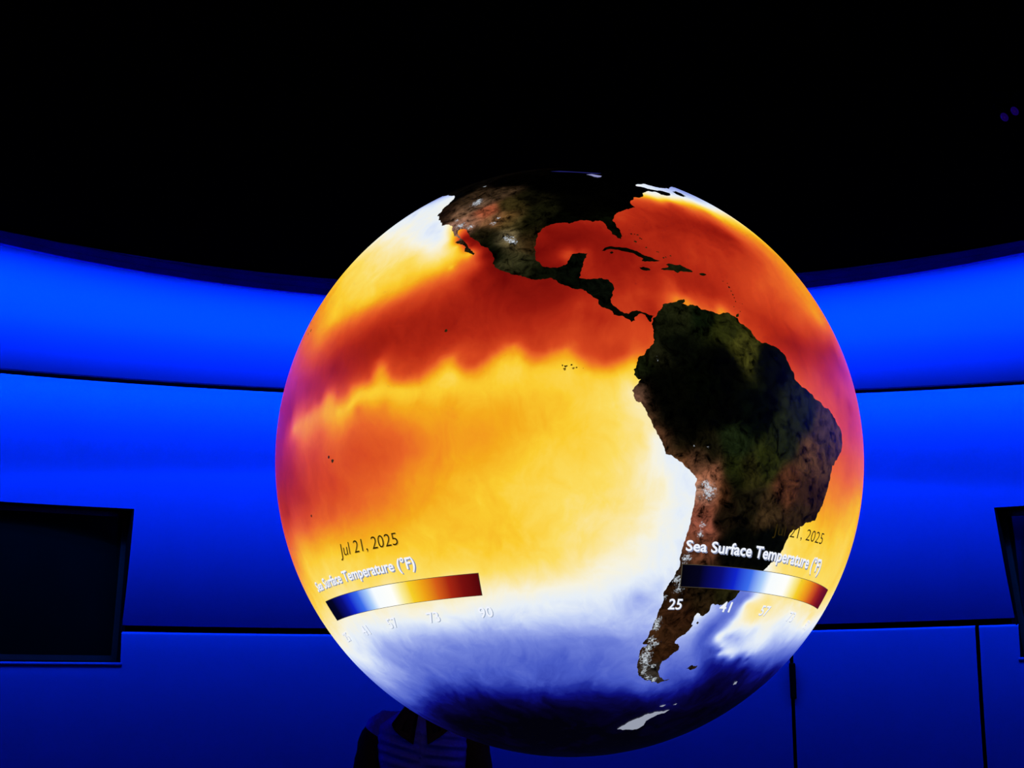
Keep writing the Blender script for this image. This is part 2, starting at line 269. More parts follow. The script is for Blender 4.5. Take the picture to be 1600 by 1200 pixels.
TEMPERATURE = [[45.9,-121.9,0.475],[42.0,-127.4,0.485],[39.4,-129.6,0.49],[37.1,-134.3,0.515],[31.7,-117.1,0.465],[27.5,-117.0,0.49],[35.2,-121.0,0.475],[28.2,-126.6,0.56],[30.1,-139.8,0.585],[32.5,-137.1,0.565],[23.0,-114.5,0.575],[28.5,-114.4,0.52],[26.0,-111.8,0.59],[26.3,-121.0,0.57],[20.9,-112.2,0.605],[21.9,-119.8,0.6],[21.3,-127.1,0.605],[23.5,-139.4,0.605],[21.9,-143.1,0.625],[23.2,-108.7,0.62],[27.5,-111.1,0.92],[25.3,-109.0,0.91],[22.7,-108.5,0.71],[22.0,-110.2,0.71],[20.9,-111.1,0.71],[19.9,-112.1,0.71],[19.6,-113.1,0.71],[19.3,-114.1,0.71],[19.1,-115.1,0.71],[18.8,-116.7,0.71],[18.5,-118.3,0.71],[18.1,-119.6,0.71],[17.7,-120.9,0.71],[17.4,-122.2,0.71],[17.2,-123.4,0.71],[17.0,-124.6,0.71],[16.9,-125.8,0.71],[16.7,-127.2,0.71],[16.5,-128.8,0.71],[16.3,-130.4,0.71],[16.1,-132.0,0.71],[16.0,-133.8,0.71],[16.0,-135.6,0.71],[15.8,-137.5,0.71],[15.8,-139.6,0.71],[15.8,-141.8,0.71],[15.2,-142.9,0.71],[14.6,-144.1,0.71],[23.7,-109.1,0.645],[23.0,-110.0,0.645],[22.4,-111.0,0.645],[21.7,-111.9,0.645],[21.1,-112.9,0.645],[20.8,-114.1,0.645],[20.6,-115.4,0.645],[20.3,-116.7,0.645],[20.1,-118.0,0.645],[19.9,-119.3,0.645],[19.6,-120.4,0.645],[19.3,-121.5,0.645],[19.1,-122.6,0.645],[18.8,-123.8,0.645],[18.6,-125.0,0.645],[18.4,-126.2,0.645],[18.2,-127.7,0.645],[18.0,-129.2,0.645],[17.8,-130.9,0.645],[17.8,-132.6,0.645],[17.9,-134.5,0.645],[18.0,-136.4,0.645],[17.7,-138.0,0.645],[17.5,-139.7,0.645],[17.3,-141.4,0.645],[20.7,-107.2,0.79],[19.9,-108.2,0.79],[19.1,-109.2,0.79],[18.3,-110.2,0.79],[17.6,-111.1,0.79],[17.3,-112.3,0.79],[17.0,-113.5,0.79],[16.7,-114.8,0.79],[16.5,-116.0,0.79],[16.2,-117.2,0.79],[15.9,-118.5,0.79],[15.6,-119.8,0.79],[15.3,-121.1,0.79],[15.0,-122.4,0.79],[14.7,-123.8,0.79],[14.5,-125.2,0.79],[14.2,-126.6,0.79],[14.0,-128.1,0.79],[13.8,-129.7,0.79],[13.5,-130.9,0.79],[13.3,-132.2,0.79],[13.1,-133.5,0.79],[12.8,-134.9,0.79],[12.7,-136.4,0.79],[12.3,-137.7,0.79],[11.9,-139.1,0.79],[11.6,-140.6,0.79],[11.3,-142.2,0.79],[16.4,-105.2,0.88],[14.4,-100.6,0.905],[13.5,-95.2,0.905],[10.9,-90.0,0.86],[10.0,-95.3,0.885],[12.4,-105.0,0.87],[12.4,-111.9,0.86],[10.6,-117.8,0.865],[9.2,-124.3,0.865],[8.3,-130.2,0.87],[6.6,-136.8,0.865],[5.5,-145.3,0.87],[2.7,-152.2,0.87],[7.6,-156.0,0.87],[7.5,-111.6,0.86],[7.6,-104.9,0.85],[6.4,-117.5,0.85],[6.5,-95.5,0.83],[6.2,-90.3,0.815],[7.2,-85.1,0.835],[6.1,-79.9,0.8],[3.8,-85.4,0.79],[2.7,-79.2,0.79],[1.0,-82.5,0.765],[2.8,-90.5,0.77],[3.6,-94.6,0.785],[5.3,-100.7,0.81],[5.9,-125.4,0.85],[4.6,-129.7,0.84],[3.6,-134.6,0.83],[2.2,-140.2,0.83],[1.7,-144.7,0.8],[3.0,-120.5,0.8],[2.3,-117.4,0.81],[2.8,-107.1,0.78],[2.5,-108.7,0.77],[4.3,-118.7,0.83],[4.8,-112.7,0.83],[2.9,-127.4,0.8],[-0.3,-150.2,0.69],[-0.1,-147.2,0.69],[0.2,-144.6,0.69],[0.2,-142.0,0.69],[0.2,-139.7,0.69],[1.1,-138.5,0.69],[2.0,-137.4,0.69],[1.4,-135.9,0.69],[0.1,-134.4,0.69],[0.1,-132.4,0.69],[1.0,-131.6,0.69],[1.8,-130.8,0.69],[1.7,-129.4,0.69],[1.6,-128.0,0.69],[1.5,-126.6,0.69],[2.7,-125.8,0.69],[3.8,-125.0,0.69],[3.7,-123.9,0.69],[2.1,-123.0,0.69],[0.7,-121.9,0.69],[0.4,-120.8,0.69],[0.1,-119.6,0.69],[0.0,-118.1,0.69],[-0.0,-116.6,0.69],[0.6,-115.5,0.69],[1.2,-114.4,0.69],[1.8,-113.2,0.69],[2.5,-112.1,0.69],[2.8,-110.7,0.69],[1.5,-110.0,0.69],[0.1,-108.6,0.69],[0.0,-107.6,0.69],[-0.0,-106.6,0.69],[0.5,-105.7,0.69],[1.0,-104.8,0.69],[1.6,-103.9,0.69],[2.2,-102.9,0.69],[2.8,-101.8,0.69],[3.6,-100.4,0.69],[2.9,-99.5,0.69],[2.0,-99.0,0.69],[1.2,-98.5,0.69],[0.7,-97.1,0.69],[1.0,-95.5,0.69],[1.6,-94.0,0.69],[1.8,-93.1,0.69],[2.1,-92.1,0.69],[1.2,-91.1,0.69],[0.4,-90.2,0.69],[-0.3,-89.2,0.69],[-1.0,-88.2,0.69],[-1.1,-87.0,0.69],[-1.1,-85.7,0.69],[-0.8,-84.7,0.69],[-0.4,-83.6,0.69],[0.5,-82.0,0.69],[3.1,-137.3,0.782],[1.7,-135.0,0.782],[1.7,-132.8,0.782],[2.9,-131.2,0.782],[2.8,-129.7,0.782],[2.8,-128.3,0.782],[2.8,-126.9,0.782],[3.6,-126.4,0.782],[4.4,-125.8,0.782],[5.3,-125.3,0.782],[4.9,-123.6,0.782],[3.5,-122.9,0.782],[2.2,-122.2,0.782],[1.7,-120.9,0.782],[1.2,-119.6,0.782],[1.3,-118.2,0.782],[1.3,-116.8,0.782],[1.9,-115.7,0.782],[2.5,-114.7,0.782],[3.1,-113.7,0.782],[3.7,-112.7,0.782],[3.8,-111.6,0.782],[4.0,-110.6,0.782],[2.3,-109.3,0.782],[1.3,-108.2,0.782],[1.1,-106.9,0.782],[1.6,-106.1,0.782],[2.1,-105.2,0.782],[2.6,-104.4,0.782],[3.1,-103.5,0.782],[3.6,-102.6,0.782],[4.2,-101.8,0.782],[4.2,-100.6,0.782],[4.2,-99.5,0.782],[3.3,-98.6,0.782],[2.4,-97.7,0.782],[2.3,-96.7,0.782],[2.1,-95.6,0.782],[2.7,-94.0,0.782],[2.9,-92.8,0.782],[3.1,-91.5,0.782],[2.4,-90.7,0.782],[1.7,-89.9,0.782],[1.1,-89.1,0.782],[0.7,-88.1,0.782],[0.3,-87.1,0.782],[-0.2,-86.2,0.782],[0.2,-85.1,0.782],[0.6,-84.1,0.782],[1.0,-83.0,0.782],[-1.3,-134.4,0.615],[-1.2,-131.9,0.615],[-0.6,-131.0,0.615],[-0.0,-130.1,0.615],[0.6,-129.2,0.615],[0.4,-127.8,0.615],[0.2,-126.5,0.615],[0.1,-125.2,0.615],[-0.1,-123.8,0.615],[-0.3,-122.5,0.615],[-0.4,-121.2,0.615],[-0.8,-119.9,0.615],[-1.2,-118.7,0.615],[-1.5,-117.4,0.615],[-1.3,-116.2,0.615],[-1.1,-115.0,0.615],[-0.8,-113.9,0.615],[-0.2,-113.1,0.615],[0.4,-112.3,0.615],[1.0,-111.5,0.615],[0.5,-110.4,0.615],[-0.3,-109.8,0.615],[-1.2,-109.2,0.615],[-1.6,-108.2,0.615],[-2.1,-107.2,0.615],[-2.0,-106.3,0.615],[-1.9,-105.3,0.615],[-1.3,-104.6,0.615],[-0.6,-103.8,0.615],[0.0,-103.1,0.615],[0.7,-102.4,0.615],[1.0,-101.1,0.615],[1.3,-99.8,0.615],[0.4,-98.8,0.615],[-0.5,-97.8,0.615],[-0.5,-96.6,0.615],[-0.6,-95.4,0.615],[-0.6,-94.3,0.615],[-0.3,-93.0,0.615],[0.0,-91.7,0.615],[-0.6,-91.0,0.615],[-1.3,-90.3,0.615],[-1.7,-89.4,0.615],[-2.0,-88.5,0.615],[-2.4,-87.7,0.615],[-2.7,-86.8,0.615],[-2.4,-85.6,0.615],[-2.2,-84.4,0.615],[-1.9,-83.2,0.615],[-1.4,-82.4,0.615],[-0.8,-81.6,0.615],[-2.2,-129.6,0.725],[-2.4,-123.9,0.675],[-3.6,-117.5,0.655],[-4.1,-111.7,0.64],[-4.3,-106.3,0.628],[-3.9,-101.0,0.62],[-4.3,-96.0,0.61],[-4.1,-90.9,0.6],[-4.8,-85.9,0.585],[-3.8,-82.3,0.565],[-6.9,-83.5,0.56],[-5.0,-81.8,0.54],[-3.3,-150.3,0.81],[-4.1,-140.3,0.775],[-6.2,-131.5,0.76],[-7.7,-124.3,0.75],[-8.6,-119.2,0.715],[-7.7,-112.0,0.675],[-8.4,-106.6,0.665],[-8.9,-102.4,0.655],[-6.9,-101.7,0.65],[-11.2,-99.4,0.625],[-7.5,-95.1,0.625],[-6.0,-93.5,0.63],[-8.6,-93.2,0.63],[-8.8,-89.1,0.6],[-8.5,-141.0,0.79],[-10.4,-132.2,0.785],[-11.3,-124.8,0.77],[-11.9,-118.4,0.72],[-11.8,-112.4,0.685],[-11.6,-105.8,0.66],[-7.8,-153.1,0.85],[-13.7,-147.8,0.82],[-13.5,-138.4,0.79],[-13.8,-131.4,0.765],[-14.9,-125.6,0.735],[-14.9,-118.9,0.685],[-15.8,-113.0,0.65],[-16.4,-107.4,0.63],[-17.0,-102.1,0.605],[-15.4,-96.7,0.6],[-13.7,-91.4,0.595],[-12.9,-86.3,0.585],[-9.9,-85.1,0.585],[-11.9,-81.0,0.565],[-13.9,-80.0,0.545],[-8.9,-81.0,0.54],[-12.9,-78.4,0.5],[-15.3,-76.8,0.475],[-18.7,-72.7,0.478],[-13.5,-159.3,0.85],[-17.8,-150.5,0.775],[-18.6,-140.6,0.75],[-18.9,-133.1,0.725],[-18.9,-126.7,0.695],[-19.8,-121.4,0.67],[-22.0,-134.5,0.665],[-21.2,-142.1,0.67],[-23.0,-128.2,0.64],[-23.2,-119.7,0.635],[-21.8,-114.2,0.63],[-22.5,-107.2,0.615],[-21.9,-102.7,0.6],[-21.3,-97.1,0.59],[-19.6,-91.7,0.58],[-17.8,-86.4,0.565],[-17.9,-81.1,0.535],[-19.8,-76.6,0.505],[-23.8,-72.9,0.475],[-23.9,-80.9,0.535],[-23.8,-86.5,0.565],[-25.6,-92.0,0.57],[-26.4,-97.6,0.59],[-26.0,-103.2,0.61],[-26.5,-109.2,0.62],[-25.8,-115.2,0.625],[-18.7,-157.5,0.7],[-21.7,-154.5,0.64],[-21.8,-147.8,0.645],[-24.4,-139.9,0.62],[-27.1,-130.2,0.6],[-28.1,-122.9,0.595],[-28.9,-116.2,0.605],[-29.7,-108.7,0.6],[-29.2,-101.4,0.595],[-29.7,-94.5,0.57],[-28.9,-87.6,0.55],[-29.0,-80.7,0.51],[-29.0,-74.6,0.475],[-23.7,-157.4,0.61],[-27.8,-155.1,0.58],[-26.3,-146.3,0.59],[-32.9,-109.6,0.56],[-32.8,-104.5,0.565],[-33.7,-98.5,0.545],[-34.0,-92.5,0.525],[-33.1,-86.4,0.505],[-33.2,-80.3,0.49],[-32.2,-75.4,0.47],[-36.2,-110.6,0.515],[-36.6,-105.3,0.49],[-37.0,-99.0,0.485],[-37.3,-92.6,0.48],[-36.4,-85.1,0.475],[-36.5,-78.6,0.455],[-38.8,-75.5,0.43],[-36.4,-159.6,0.52],[-32.6,-157.6,0.56],[-36.8,-137.3,0.515],[-37.9,-128.4,0.505],[-37.6,-119.8,0.5],[-41.1,-156.7,0.46],[-40.2,-141.3,0.455],[-40.2,-130.2,0.45],[-41.1,-121.9,0.455],[-40.6,-113.7,0.45],[-40.6,-106.4,0.455],[-41.0,-99.6,0.455],[-41.4,-92.9,0.45],[-41.0,-84.8,0.445],[-42.3,-79.0,0.425],[-42.9,-142.3,0.4],[-42.6,-132.4,0.4],[-43.5,-123.5,0.39],[-44.3,-115.4,0.38],[-44.9,-107.8,0.365],[-45.3,-100.5,0.365],[-45.7,-93.2,0.365],[-45.9,-85.8,0.375],[-46.1,-79.7,0.38],[-46.1,-159.5,0.44],[-44.0,-157.6,0.46],[-46.9,-146.0,0.385],[-47.4,-126.7,0.335],[-46.4,-136.7,0.36],[-48.3,-116.0,0.32],[-49.0,-106.2,0.305],[-49.5,-96.6,0.3],[-49.9,-87.0,0.32],[-50.1,-79.6,0.335],[-51.4,-158.5,0.36],[-49.4,-160.1,0.4],[-51.1,-144.4,0.33],[-51.8,-131.5,0.305],[-53.4,-119.8,0.28],[-53.6,-108.1,0.285],[-53.9,-97.3,0.285],[-54.3,-86.6,0.29],[-54.5,-77.4,0.29],[-56.9,-72.2,0.285],[-55.1,-158.7,0.3],[-53.6,-144.7,0.27],[-55.8,-140.7,0.18],[-56.5,-132.8,0.155],[-57.2,-123.5,0.145],[-57.3,-110.1,0.18],[-57.9,-98.1,0.18],[-57.5,-86.2,0.18],[-59.5,-72.9,0.14],[-61.1,-150.9,0.03],[-59.3,-158.5,0.14],[-61.1,-122.9,0.035],[-62.1,-106.2,0.04],[-62.8,-90.0,0.045],[-63.2,-75.3,0.05],[-71.3,-114.1,0.0],[-69.1,-149.3,0.0],[-72.7,-77.6,0.0],[-67.6,-46.6,0.02],[-61.1,-42.4,0.05],[-61.4,-58.5,0.09],[-38.1,-79.9,0.395],[-47.1,-68.9,0.4],[-45.8,-67.4,0.41],[-48.4,-67.8,0.36],[-49.3,-68.7,0.345],[-50.7,-69.8,0.335],[-52.9,-69.3,0.32],[-53.8,-65.9,0.3],[-50.1,-64.9,0.33],[-48.4,-64.6,0.36],[-46.4,-64.9,0.38],[-44.0,-64.5,0.4],[-41.9,-64.0,0.43],[-40.3,-61.7,0.42],[-41.0,-63.5,0.43],[-41.7,-66.2,0.46],[-41.1,-65.9,0.48],[-46.6,-62.0,0.3],[-46.0,-61.5,0.29],[-45.3,-61.0,0.285],[-44.0,-60.9,0.29],[-42.9,-60.3,0.31],[-41.6,-58.8,0.33],[-40.5,-57.2,0.34],[-38.5,-55.8,0.335],[-37.2,-54.3,0.35],[-43.8,-58.5,0.37],[-42.6,-57.4,0.385],[-41.0,-56.2,0.38],[-48.3,-61.3,0.31],[-47.3,-60.1,0.28],[-50.0,-60.5,0.3],[-49.1,-58.2,0.25],[-47.6,-57.9,0.27],[-48.0,-55.2,0.26],[-51.1,-59.1,0.285],[-45.2,-58.0,0.49],[-46.0,-57.6,0.475],[-44.5,-56.8,0.49],[-43.8,-55.3,0.49],[-42.1,-55.0,0.5],[-40.5,-54.4,0.5],[-39.0,-54.5,0.5],[-45.1,-55.8,0.42],[-45.0,-53.9,0.4],[-45.3,-51.1,0.41],[-46.0,-56.1,0.45],[-47.1,-55.2,0.46],[-48.8,-54.4,0.47],[-45.8,-54.5,0.42],[-46.4,-53.1,0.43],[-47.1,-51.0,0.455],[-47.7,-52.7,0.46],[-48.6,-51.8,0.46],[-49.4,-49.3,0.44],[-48.3,-49.1,0.45],[-46.6,-49.5,0.44],[-44.2,-49.1,0.47],[-41.8,-49.7,0.53],[-39.9,-51.9,0.54],[-38.6,-52.8,0.54],[-38.5,-53.9,0.53],[-40.6,-50.3,0.54],[-43.0,-50.3,0.48],[-43.2,-47.8,0.46],[-47.8,-46.5,0.44],[-48.7,-43.4,0.42],[-48.6,-57.1,0.26],[-49.6,-55.1,0.22],[-49.8,-51.9,0.21],[-50.1,-49.1,0.26],[-49.6,-45.7,0.17],[-49.4,-42.3,0.2],[-51.7,-52.8,0.18],[-51.9,-47.6,0.15],[-51.8,-55.7,0.2],[-52.9,-57.4,0.26],[-53.7,-59.5,0.3],[-53.8,-62.2,0.28],[-53.6,-52.1,0.15],[-54.8,-56.8,0.22],[-55.5,-60.6,0.22],[-56.1,-62.9,0.25],[-56.1,-65.7,0.3],[-54.5,-43.4,0.09],[-52.1,-39.5,0.1],[-55.8,-47.0,0.08],[-37.2,-47.7,0.545],[-38.2,-44.0,0.535],[-36.8,-42.2,0.55],[-39.7,-43.6,0.53],[-41.2,-38.8,0.485],[-44.8,-36.4,0.425],[-43.0,-27.5,0.44],[-41.7,-25.4,0.475],[-39.8,-23.4,0.52],[-40.3,-35.4,0.49],[-36.0,-25.1,0.555],[-32.7,-22.2,0.59],[-37.9,-27.4,0.545],[-44.2,-29.4,0.44],[-46.2,-27.5,0.35],[-45.3,-17.1,0.36],[-45.7,-6.1,0.3],[-47.3,-13.9,0.25],[-48.9,-5.3,0.2],[-49.9,-26.6,0.25],[-50.5,-35.8,0.25],[-50.1,-41.9,0.3],[-47.9,-41.0,0.42],[-48.3,-35.9,0.35],[-52.3,-25.4,0.16],[-54.3,-32.3,0.13],[-51.2,-17.1,0.14],[-50.9,-43.6,0.21],[-55.2,-4.3,0.05],[-52.5,-5.3,0.05],[-57.4,-3.2,0.02],[-61.7,-33.2,0.02],[-64.7,-47.4,0.03],[-25.2,-38.0,0.61],[-25.8,-43.2,0.595],[-26.5,-46.6,0.59],[-21.0,-36.5,0.665],[-16.6,-35.1,0.71],[-19.0,-37.6,0.685],[-13.2,-32.3,0.76],[-12.3,-27.4,0.745],[-9.1,-33.1,0.78],[-7.4,-30.5,0.77],[-8.7,-24.3,0.755],[-12.3,-20.7,0.72],[-17.9,-26.5,0.65],[-15.7,-19.4,0.635],[-23.0,-30.8,0.62],[-23.4,-24.0,0.6],[-20.6,-23.3,0.62],[-27.4,-30.9,0.6],[-29.0,-41.0,0.59],[-29.8,-46.2,0.575],[-30.3,-48.5,0.56],[-31.8,-49.1,0.55],[-29.6,-24.9,0.59],[-26.4,-23.6,0.59],[-30.9,-34.9,0.575],[-22.2,-25.8,0.615],[-14.3,-38.0,0.735],[-20.7,-38.1,0.66],[2.3,-30.8,0.8],[-0.6,-30.2,0.85],[2.3,-26.3,0.8],[3.3,-32.9,0.81],[-0.2,-41.0,0.8],[0.8,-35.6,0.84],[1.7,-45.8,0.8],[5.5,-42.0,0.86],[6.2,-45.4,0.87],[6.9,-48.9,0.88],[6.6,-53.2,0.865],[8.8,-54.5,0.85],[11.0,-55.7,0.83],[11.5,-49.3,0.805],[11.0,-44.8,0.79],[9.0,-40.3,0.84],[9.5,-32.9,0.87],[16.2,-44.4,0.755],[16.2,-38.5,0.71],[16.0,-35.9,0.68],[15.5,-33.2,0.69],[13.6,-32.6,0.76],[14.6,-50.1,0.79],[11.0,-59.4,0.82],[9.3,-59.8,0.83],[14.8,-56.2,0.8],[-3.6,-36.7,0.8],[-4.2,-33.0,0.8],[-6.5,-30.5,0.8],[-8.7,-34.0,0.775],[6.3,-31.1,0.86],[-0.1,-34.4,0.81],[3.4,-48.6,0.83],[0.5,-47.0,0.79],[-0.1,-44.7,0.79],[-1.9,-39.6,0.785],[17.6,-34.2,0.68],[19.8,-38.6,0.69],[23.3,-38.4,0.68],[18.7,-47.9,0.76],[21.6,-50.8,0.79],[24.8,-43.2,0.73],[28.4,-42.6,0.7],[32.4,-44.4,0.69],[34.8,-44.8,0.645],[37.7,-44.4,0.6],[40.0,-45.9,0.56],[40.8,-49.8,0.5],[42.7,-53.6,0.46],[28.1,-45.8,0.76],[30.0,-49.5,0.77],[33.0,-52.0,0.74],[36.8,-52.7,0.63],[37.1,-56.0,0.71],[34.6,-60.1,0.79],[37.4,-60.5,0.7],[37.3,-62.7,0.74],[37.4,-65.6,0.8],[37.7,-67.5,0.69],[37.8,-70.7,0.74],[37.2,-73.6,0.79],[35.4,-75.4,0.82],[39.5,-71.5,0.6],[39.0,-68.1,0.565],[39.2,-63.7,0.585],[42.0,-61.8,0.485],[41.3,-69.0,0.49],[46.1,-67.1,0.46],[35.3,-67.9,0.84],[33.3,-72.5,0.85],[32.3,-76.4,0.85],[30.0,-79.6,0.83],[30.7,-69.9,0.87],[31.4,-62.0,0.865],[31.7,-57.6,0.87],[29.7,-54.5,0.87],[27.0,-51.8,0.82],[27.6,-74.3,0.87],[26.4,-77.8,0.86],[23.7,-75.3,0.85],[25.5,-68.3,0.85],[24.8,-61.4,0.83],[23.5,-58.2,0.83],[22.5,-54.6,0.81],[21.3,-69.7,0.845],[19.8,-66.8,0.84],[16.6,-64.5,0.84],[19.3,-60.1,0.83],[18.2,-56.7,0.81],[17.3,-53.1,0.775],[14.4,-58.2,0.81],[16.2,-76.9,0.86],[16.0,-79.8,0.86],[15.9,-82.6,0.87],[14.0,-82.3,0.86],[12.5,-78.9,0.815],[11.7,-81.7,0.82],[13.6,-75.9,0.845],[14.4,-73.4,0.8],[12.8,-73.6,0.775],[11.8,-72.9,0.7],[15.7,-71.1,0.85],[14.4,-68.3,0.855],[13.1,-71.1,0.84],[13.1,-65.5,0.855],[11.3,-70.8,0.69],[11.9,-70.1,0.77],[10.4,-64.7,0.68],[10.8,-66.0,0.79],[12.0,-62.5,0.82],[9.6,-79.3,0.84],[10.3,-77.8,0.85],[8.8,-77.2,0.86],[9.6,-83.3,0.82],[23.4,-41.6,0.71],[32.0,-41.7,0.7],[24.2,-90.3,0.925],[26.1,-85.6,0.91],[26.6,-94.6,0.905],[25.5,-96.1,0.88],[20.6,-94.7,0.91],[18.9,-92.0,0.885],[21.1,-90.5,0.79],[20.0,-91.1,0.8],[21.3,-88.2,0.83],[21.7,-89.0,0.88],[22.0,-84.6,0.895],[19.4,-86.4,0.87],[16.6,-87.5,0.85],[16.6,-85.3,0.87],[20.2,-83.4,0.885],[22.4,-93.3,0.92],[15.8,-101.7,0.92],[15.5,-99.0,0.91],[14.1,-94.9,0.92],[12.0,-92.4,0.9],[10.3,-89.8,0.83],[8.7,-88.6,0.85],[7.2,-86.1,0.85],[4.9,-83.7,0.8],[5.8,-78.9,0.8],[17.1,-107.5,0.88],[19.2,-105.3,0.9],[22.3,-105.9,0.92],[21.7,-107.0,0.82],[20.9,-110.0,0.74]]
LAND_TONES = [[-3.3,-69.8,8,10,6],[2.9,-74.9,10,12,8],[10.1,-72.8,30,32,18],[7.3,-64.9,36,38,16],[9.3,-68.2,16,22,12],[3.5,-61.1,55,54,22],[1.6,-56.5,12,14,8],[-5.0,-49.5,25,28,16],[-8.0,-41.8,55,42,32],[-9.6,-38.2,60,42,35],[-13.1,-45.6,70,48,32],[-14.6,-57.1,35,38,16],[-12.1,-64.0,25,32,18],[-17.2,-63.7,28,32,14],[-18.2,-51.8,70,42,28],[-18.6,-46.3,45,30,22],[-22.8,-55.5,50,38,24],[-22.9,-46.7,40,30,20],[-22.1,-60.2,25,22,14],[-28.5,-61.4,12,12,8],[-28.0,-53.8,10,12,8],[-23.5,-65.4,22,18,12],[-5.3,-81.3,95,70,56],[-5.8,-80.8,88,60,46],[-8.4,-79.9,80,55,38],[-7.6,-77.8,9,10,7],[-5.8,-78.3,10,10,7],[-11.0,-75.2,10,10,7],[-12.7,-73.3,12,12,8],[-12.9,-77.3,85,55,38],[-13.8,-75.1,30,26,16],[-15.8,-74.5,110,70,45],[-15.6,-71.1,95,62,45],[-14.1,-70.0,20,20,12],[-18.6,-68.6,130,80,58],[-20.6,-69.0,170,130,110],[-22.6,-68.7,120,65,48],[-25.7,-69.5,125,70,55],[-28.9,-70.2,95,55,40],[-31.0,-71.1,85,52,36],[-20.5,-66.5,90,50,30],[-37.6,-70.2,40,26,16],[-41.1,-70.5,45,28,18],[-46.1,-71.0,50,32,20],[-48.8,-70.7,40,25,15],[-36.4,-67.6,25,22,14],[-37.4,-61.1,30,28,15],[-38.7,-65.3,35,26,16],[-13.9,-77.9,70,45,30],[-3.7,-78.8,8,9,6],[-1.1,-80.6,22,26,14],[-3.6,-76.5,8,9,6],[6.3,-75.6,22,24,14],[1.7,-77.2,26,26,16],[-8.6,-72.3,8,9,6],[-7.2,-66.5,8,9,6],[-7.6,-60.2,9,12,8],[0.3,-66.0,8,9,6],[-11.1,-54.4,28,32,16],[-17.0,-61.0,40,38,18],[-19.8,-64.6,16,16,10],[-32.1,-72.9,30,22,16],[-36.5,-69.1,40,28,18],[-46.1,-66.8,40,26,16],[-53.0,-70.4,45,40,36],[29.8,-101.2,70,60,35],[26.1,-102.2,120,105,75],[23.7,-100.9,80,70,45],[26.0,-104.7,12,14,8],[22.5,-103.2,10,13,8],[28.1,-106.2,30,26,16],[20.6,-100.7,50,48,30],[18.1,-98.4,36,36,22],[16.5,-96.2,15,17,10],[16.0,-89.7,12,15,10],[12.7,-85.7,14,17,12],[19.5,-88.3,14,18,12],[36.2,-113.6,95,70,52],[33.0,-110.5,115,80,60],[32.2,-112.5,130,95,80],[36.3,-118.2,45,32,24],[37.4,-119.8,25,18,14],[38.2,-110.4,85,65,50],[35.0,-107.8,130,66,44],[31.6,-105.1,110,75,50],[31.1,-102.6,90,65,35],[42.2,-112.5,45,34,24],[36.3,-101.8,45,38,20],[38.0,-97.7,18,17,10],[34.5,-88.1,6,6,4],[32.9,-94.8,22,22,12],[24.2,-98.5,45,32,18],[42.6,-87.1,3,3,2],[42.2,-105.9,55,42,30],[37.1,-79.2,5,5,4],[26.7,-80.9,12,15,8],[29.4,-98.6,20,20,10],[26.5,-97.3,30,26,14],[29.5,-91.1,8,9,5],[46.1,-121.0,8,8,8],[49.2,-119.9,14,12,10],[43.1,-93.3,4,4,3],[47.6,-103.7,6,5,4],[40.4,-75.2,4,4,3],[49.2,-69.0,3,3,3],[48.9,-80.6,3,3,3],[8.4,-81.8,12,14,9],[7.8,-79.8,12,14,9]]
SNOW = [[-20.39,-68.74,17.55],[-19.39,-69.21,9.75],[-19.11,-69.71,7.8],[-25.72,-69.13,7.8],[-27.29,-69.37,7.8],[-29.12,-71.1,5.85],[-31.25,-71.47,11.7],[-34.85,-72.56,11.7],[-36.51,-71.88,9.75],[-47.67,-75.85,9.75],[-49.02,-75.74,11.7],[-50.4,-75.6,11.7],[-51.83,-75.24,9.75],[-49.42,-76.44,9.75],[-42.36,-74.92,9.75],[-43.58,-75.03,9.75],[-46.1,-75.37,9.75],[-46.76,-74.2,9.75],[-54.87,-71.33,9.75],[-54.23,-73.25,7.8],[-53.01,-74.94,7.8],[-51.56,-73.0,7.8],[-38.01,-74.3,5.85],[39.32,-110.69,13.65],[40.33,-110.52,9.75],[32.22,-104.24,5.85],[30.66,-105.24,7.8],[25.41,-101.31,11.7],[26.07,-102.21,7.8],[24.77,-100.43,7.8],[34.1,-113.9,5.85],[31.99,-112.42,11.7],[30.91,-110.04,9.75],[-13.33,-69.34,2.92],[-13.36,-71.77,2.34],[-9.46,-78.66,2.92],[0.46,-77.7,3.9],[1.95,-76.07,2.92],[48.09,-111.82,5.85],[55.47,-130.28,7.8]]

QUADS = {"barL": [[-35.16, -157.48], [-36.03, -111.46], [-31.28, -157.46], [-32.25, -111.06]], "barR": [[-36.05, -71.62], [-36.83, -22.78], [-32.29, -72.01], [-33.05, -22.87]], "capL": [[-29.11, -158.27], [-29.83, -123.61], [-27.24, -157.95], [-27.84, -123.47]], "dateL": [[-25.18, -141.84], [-25.62, -125.69], [-22.94, -141.05], [-23.4, -125.54]], "capR": [[-29.92, -71.9], [-31.02, -33.79], [-28.17, -71.97], [-28.67, -34.12]], "dateR2025": [[-26.32, -43.76], [-26.31, -37.15], [-24.35, -44.45], [-24.22, -37.24]], "25R": [[-40.08, -73.53], [-40.05, -70.46], [-38.13, -73.41], [-38.09, -70.18]]}

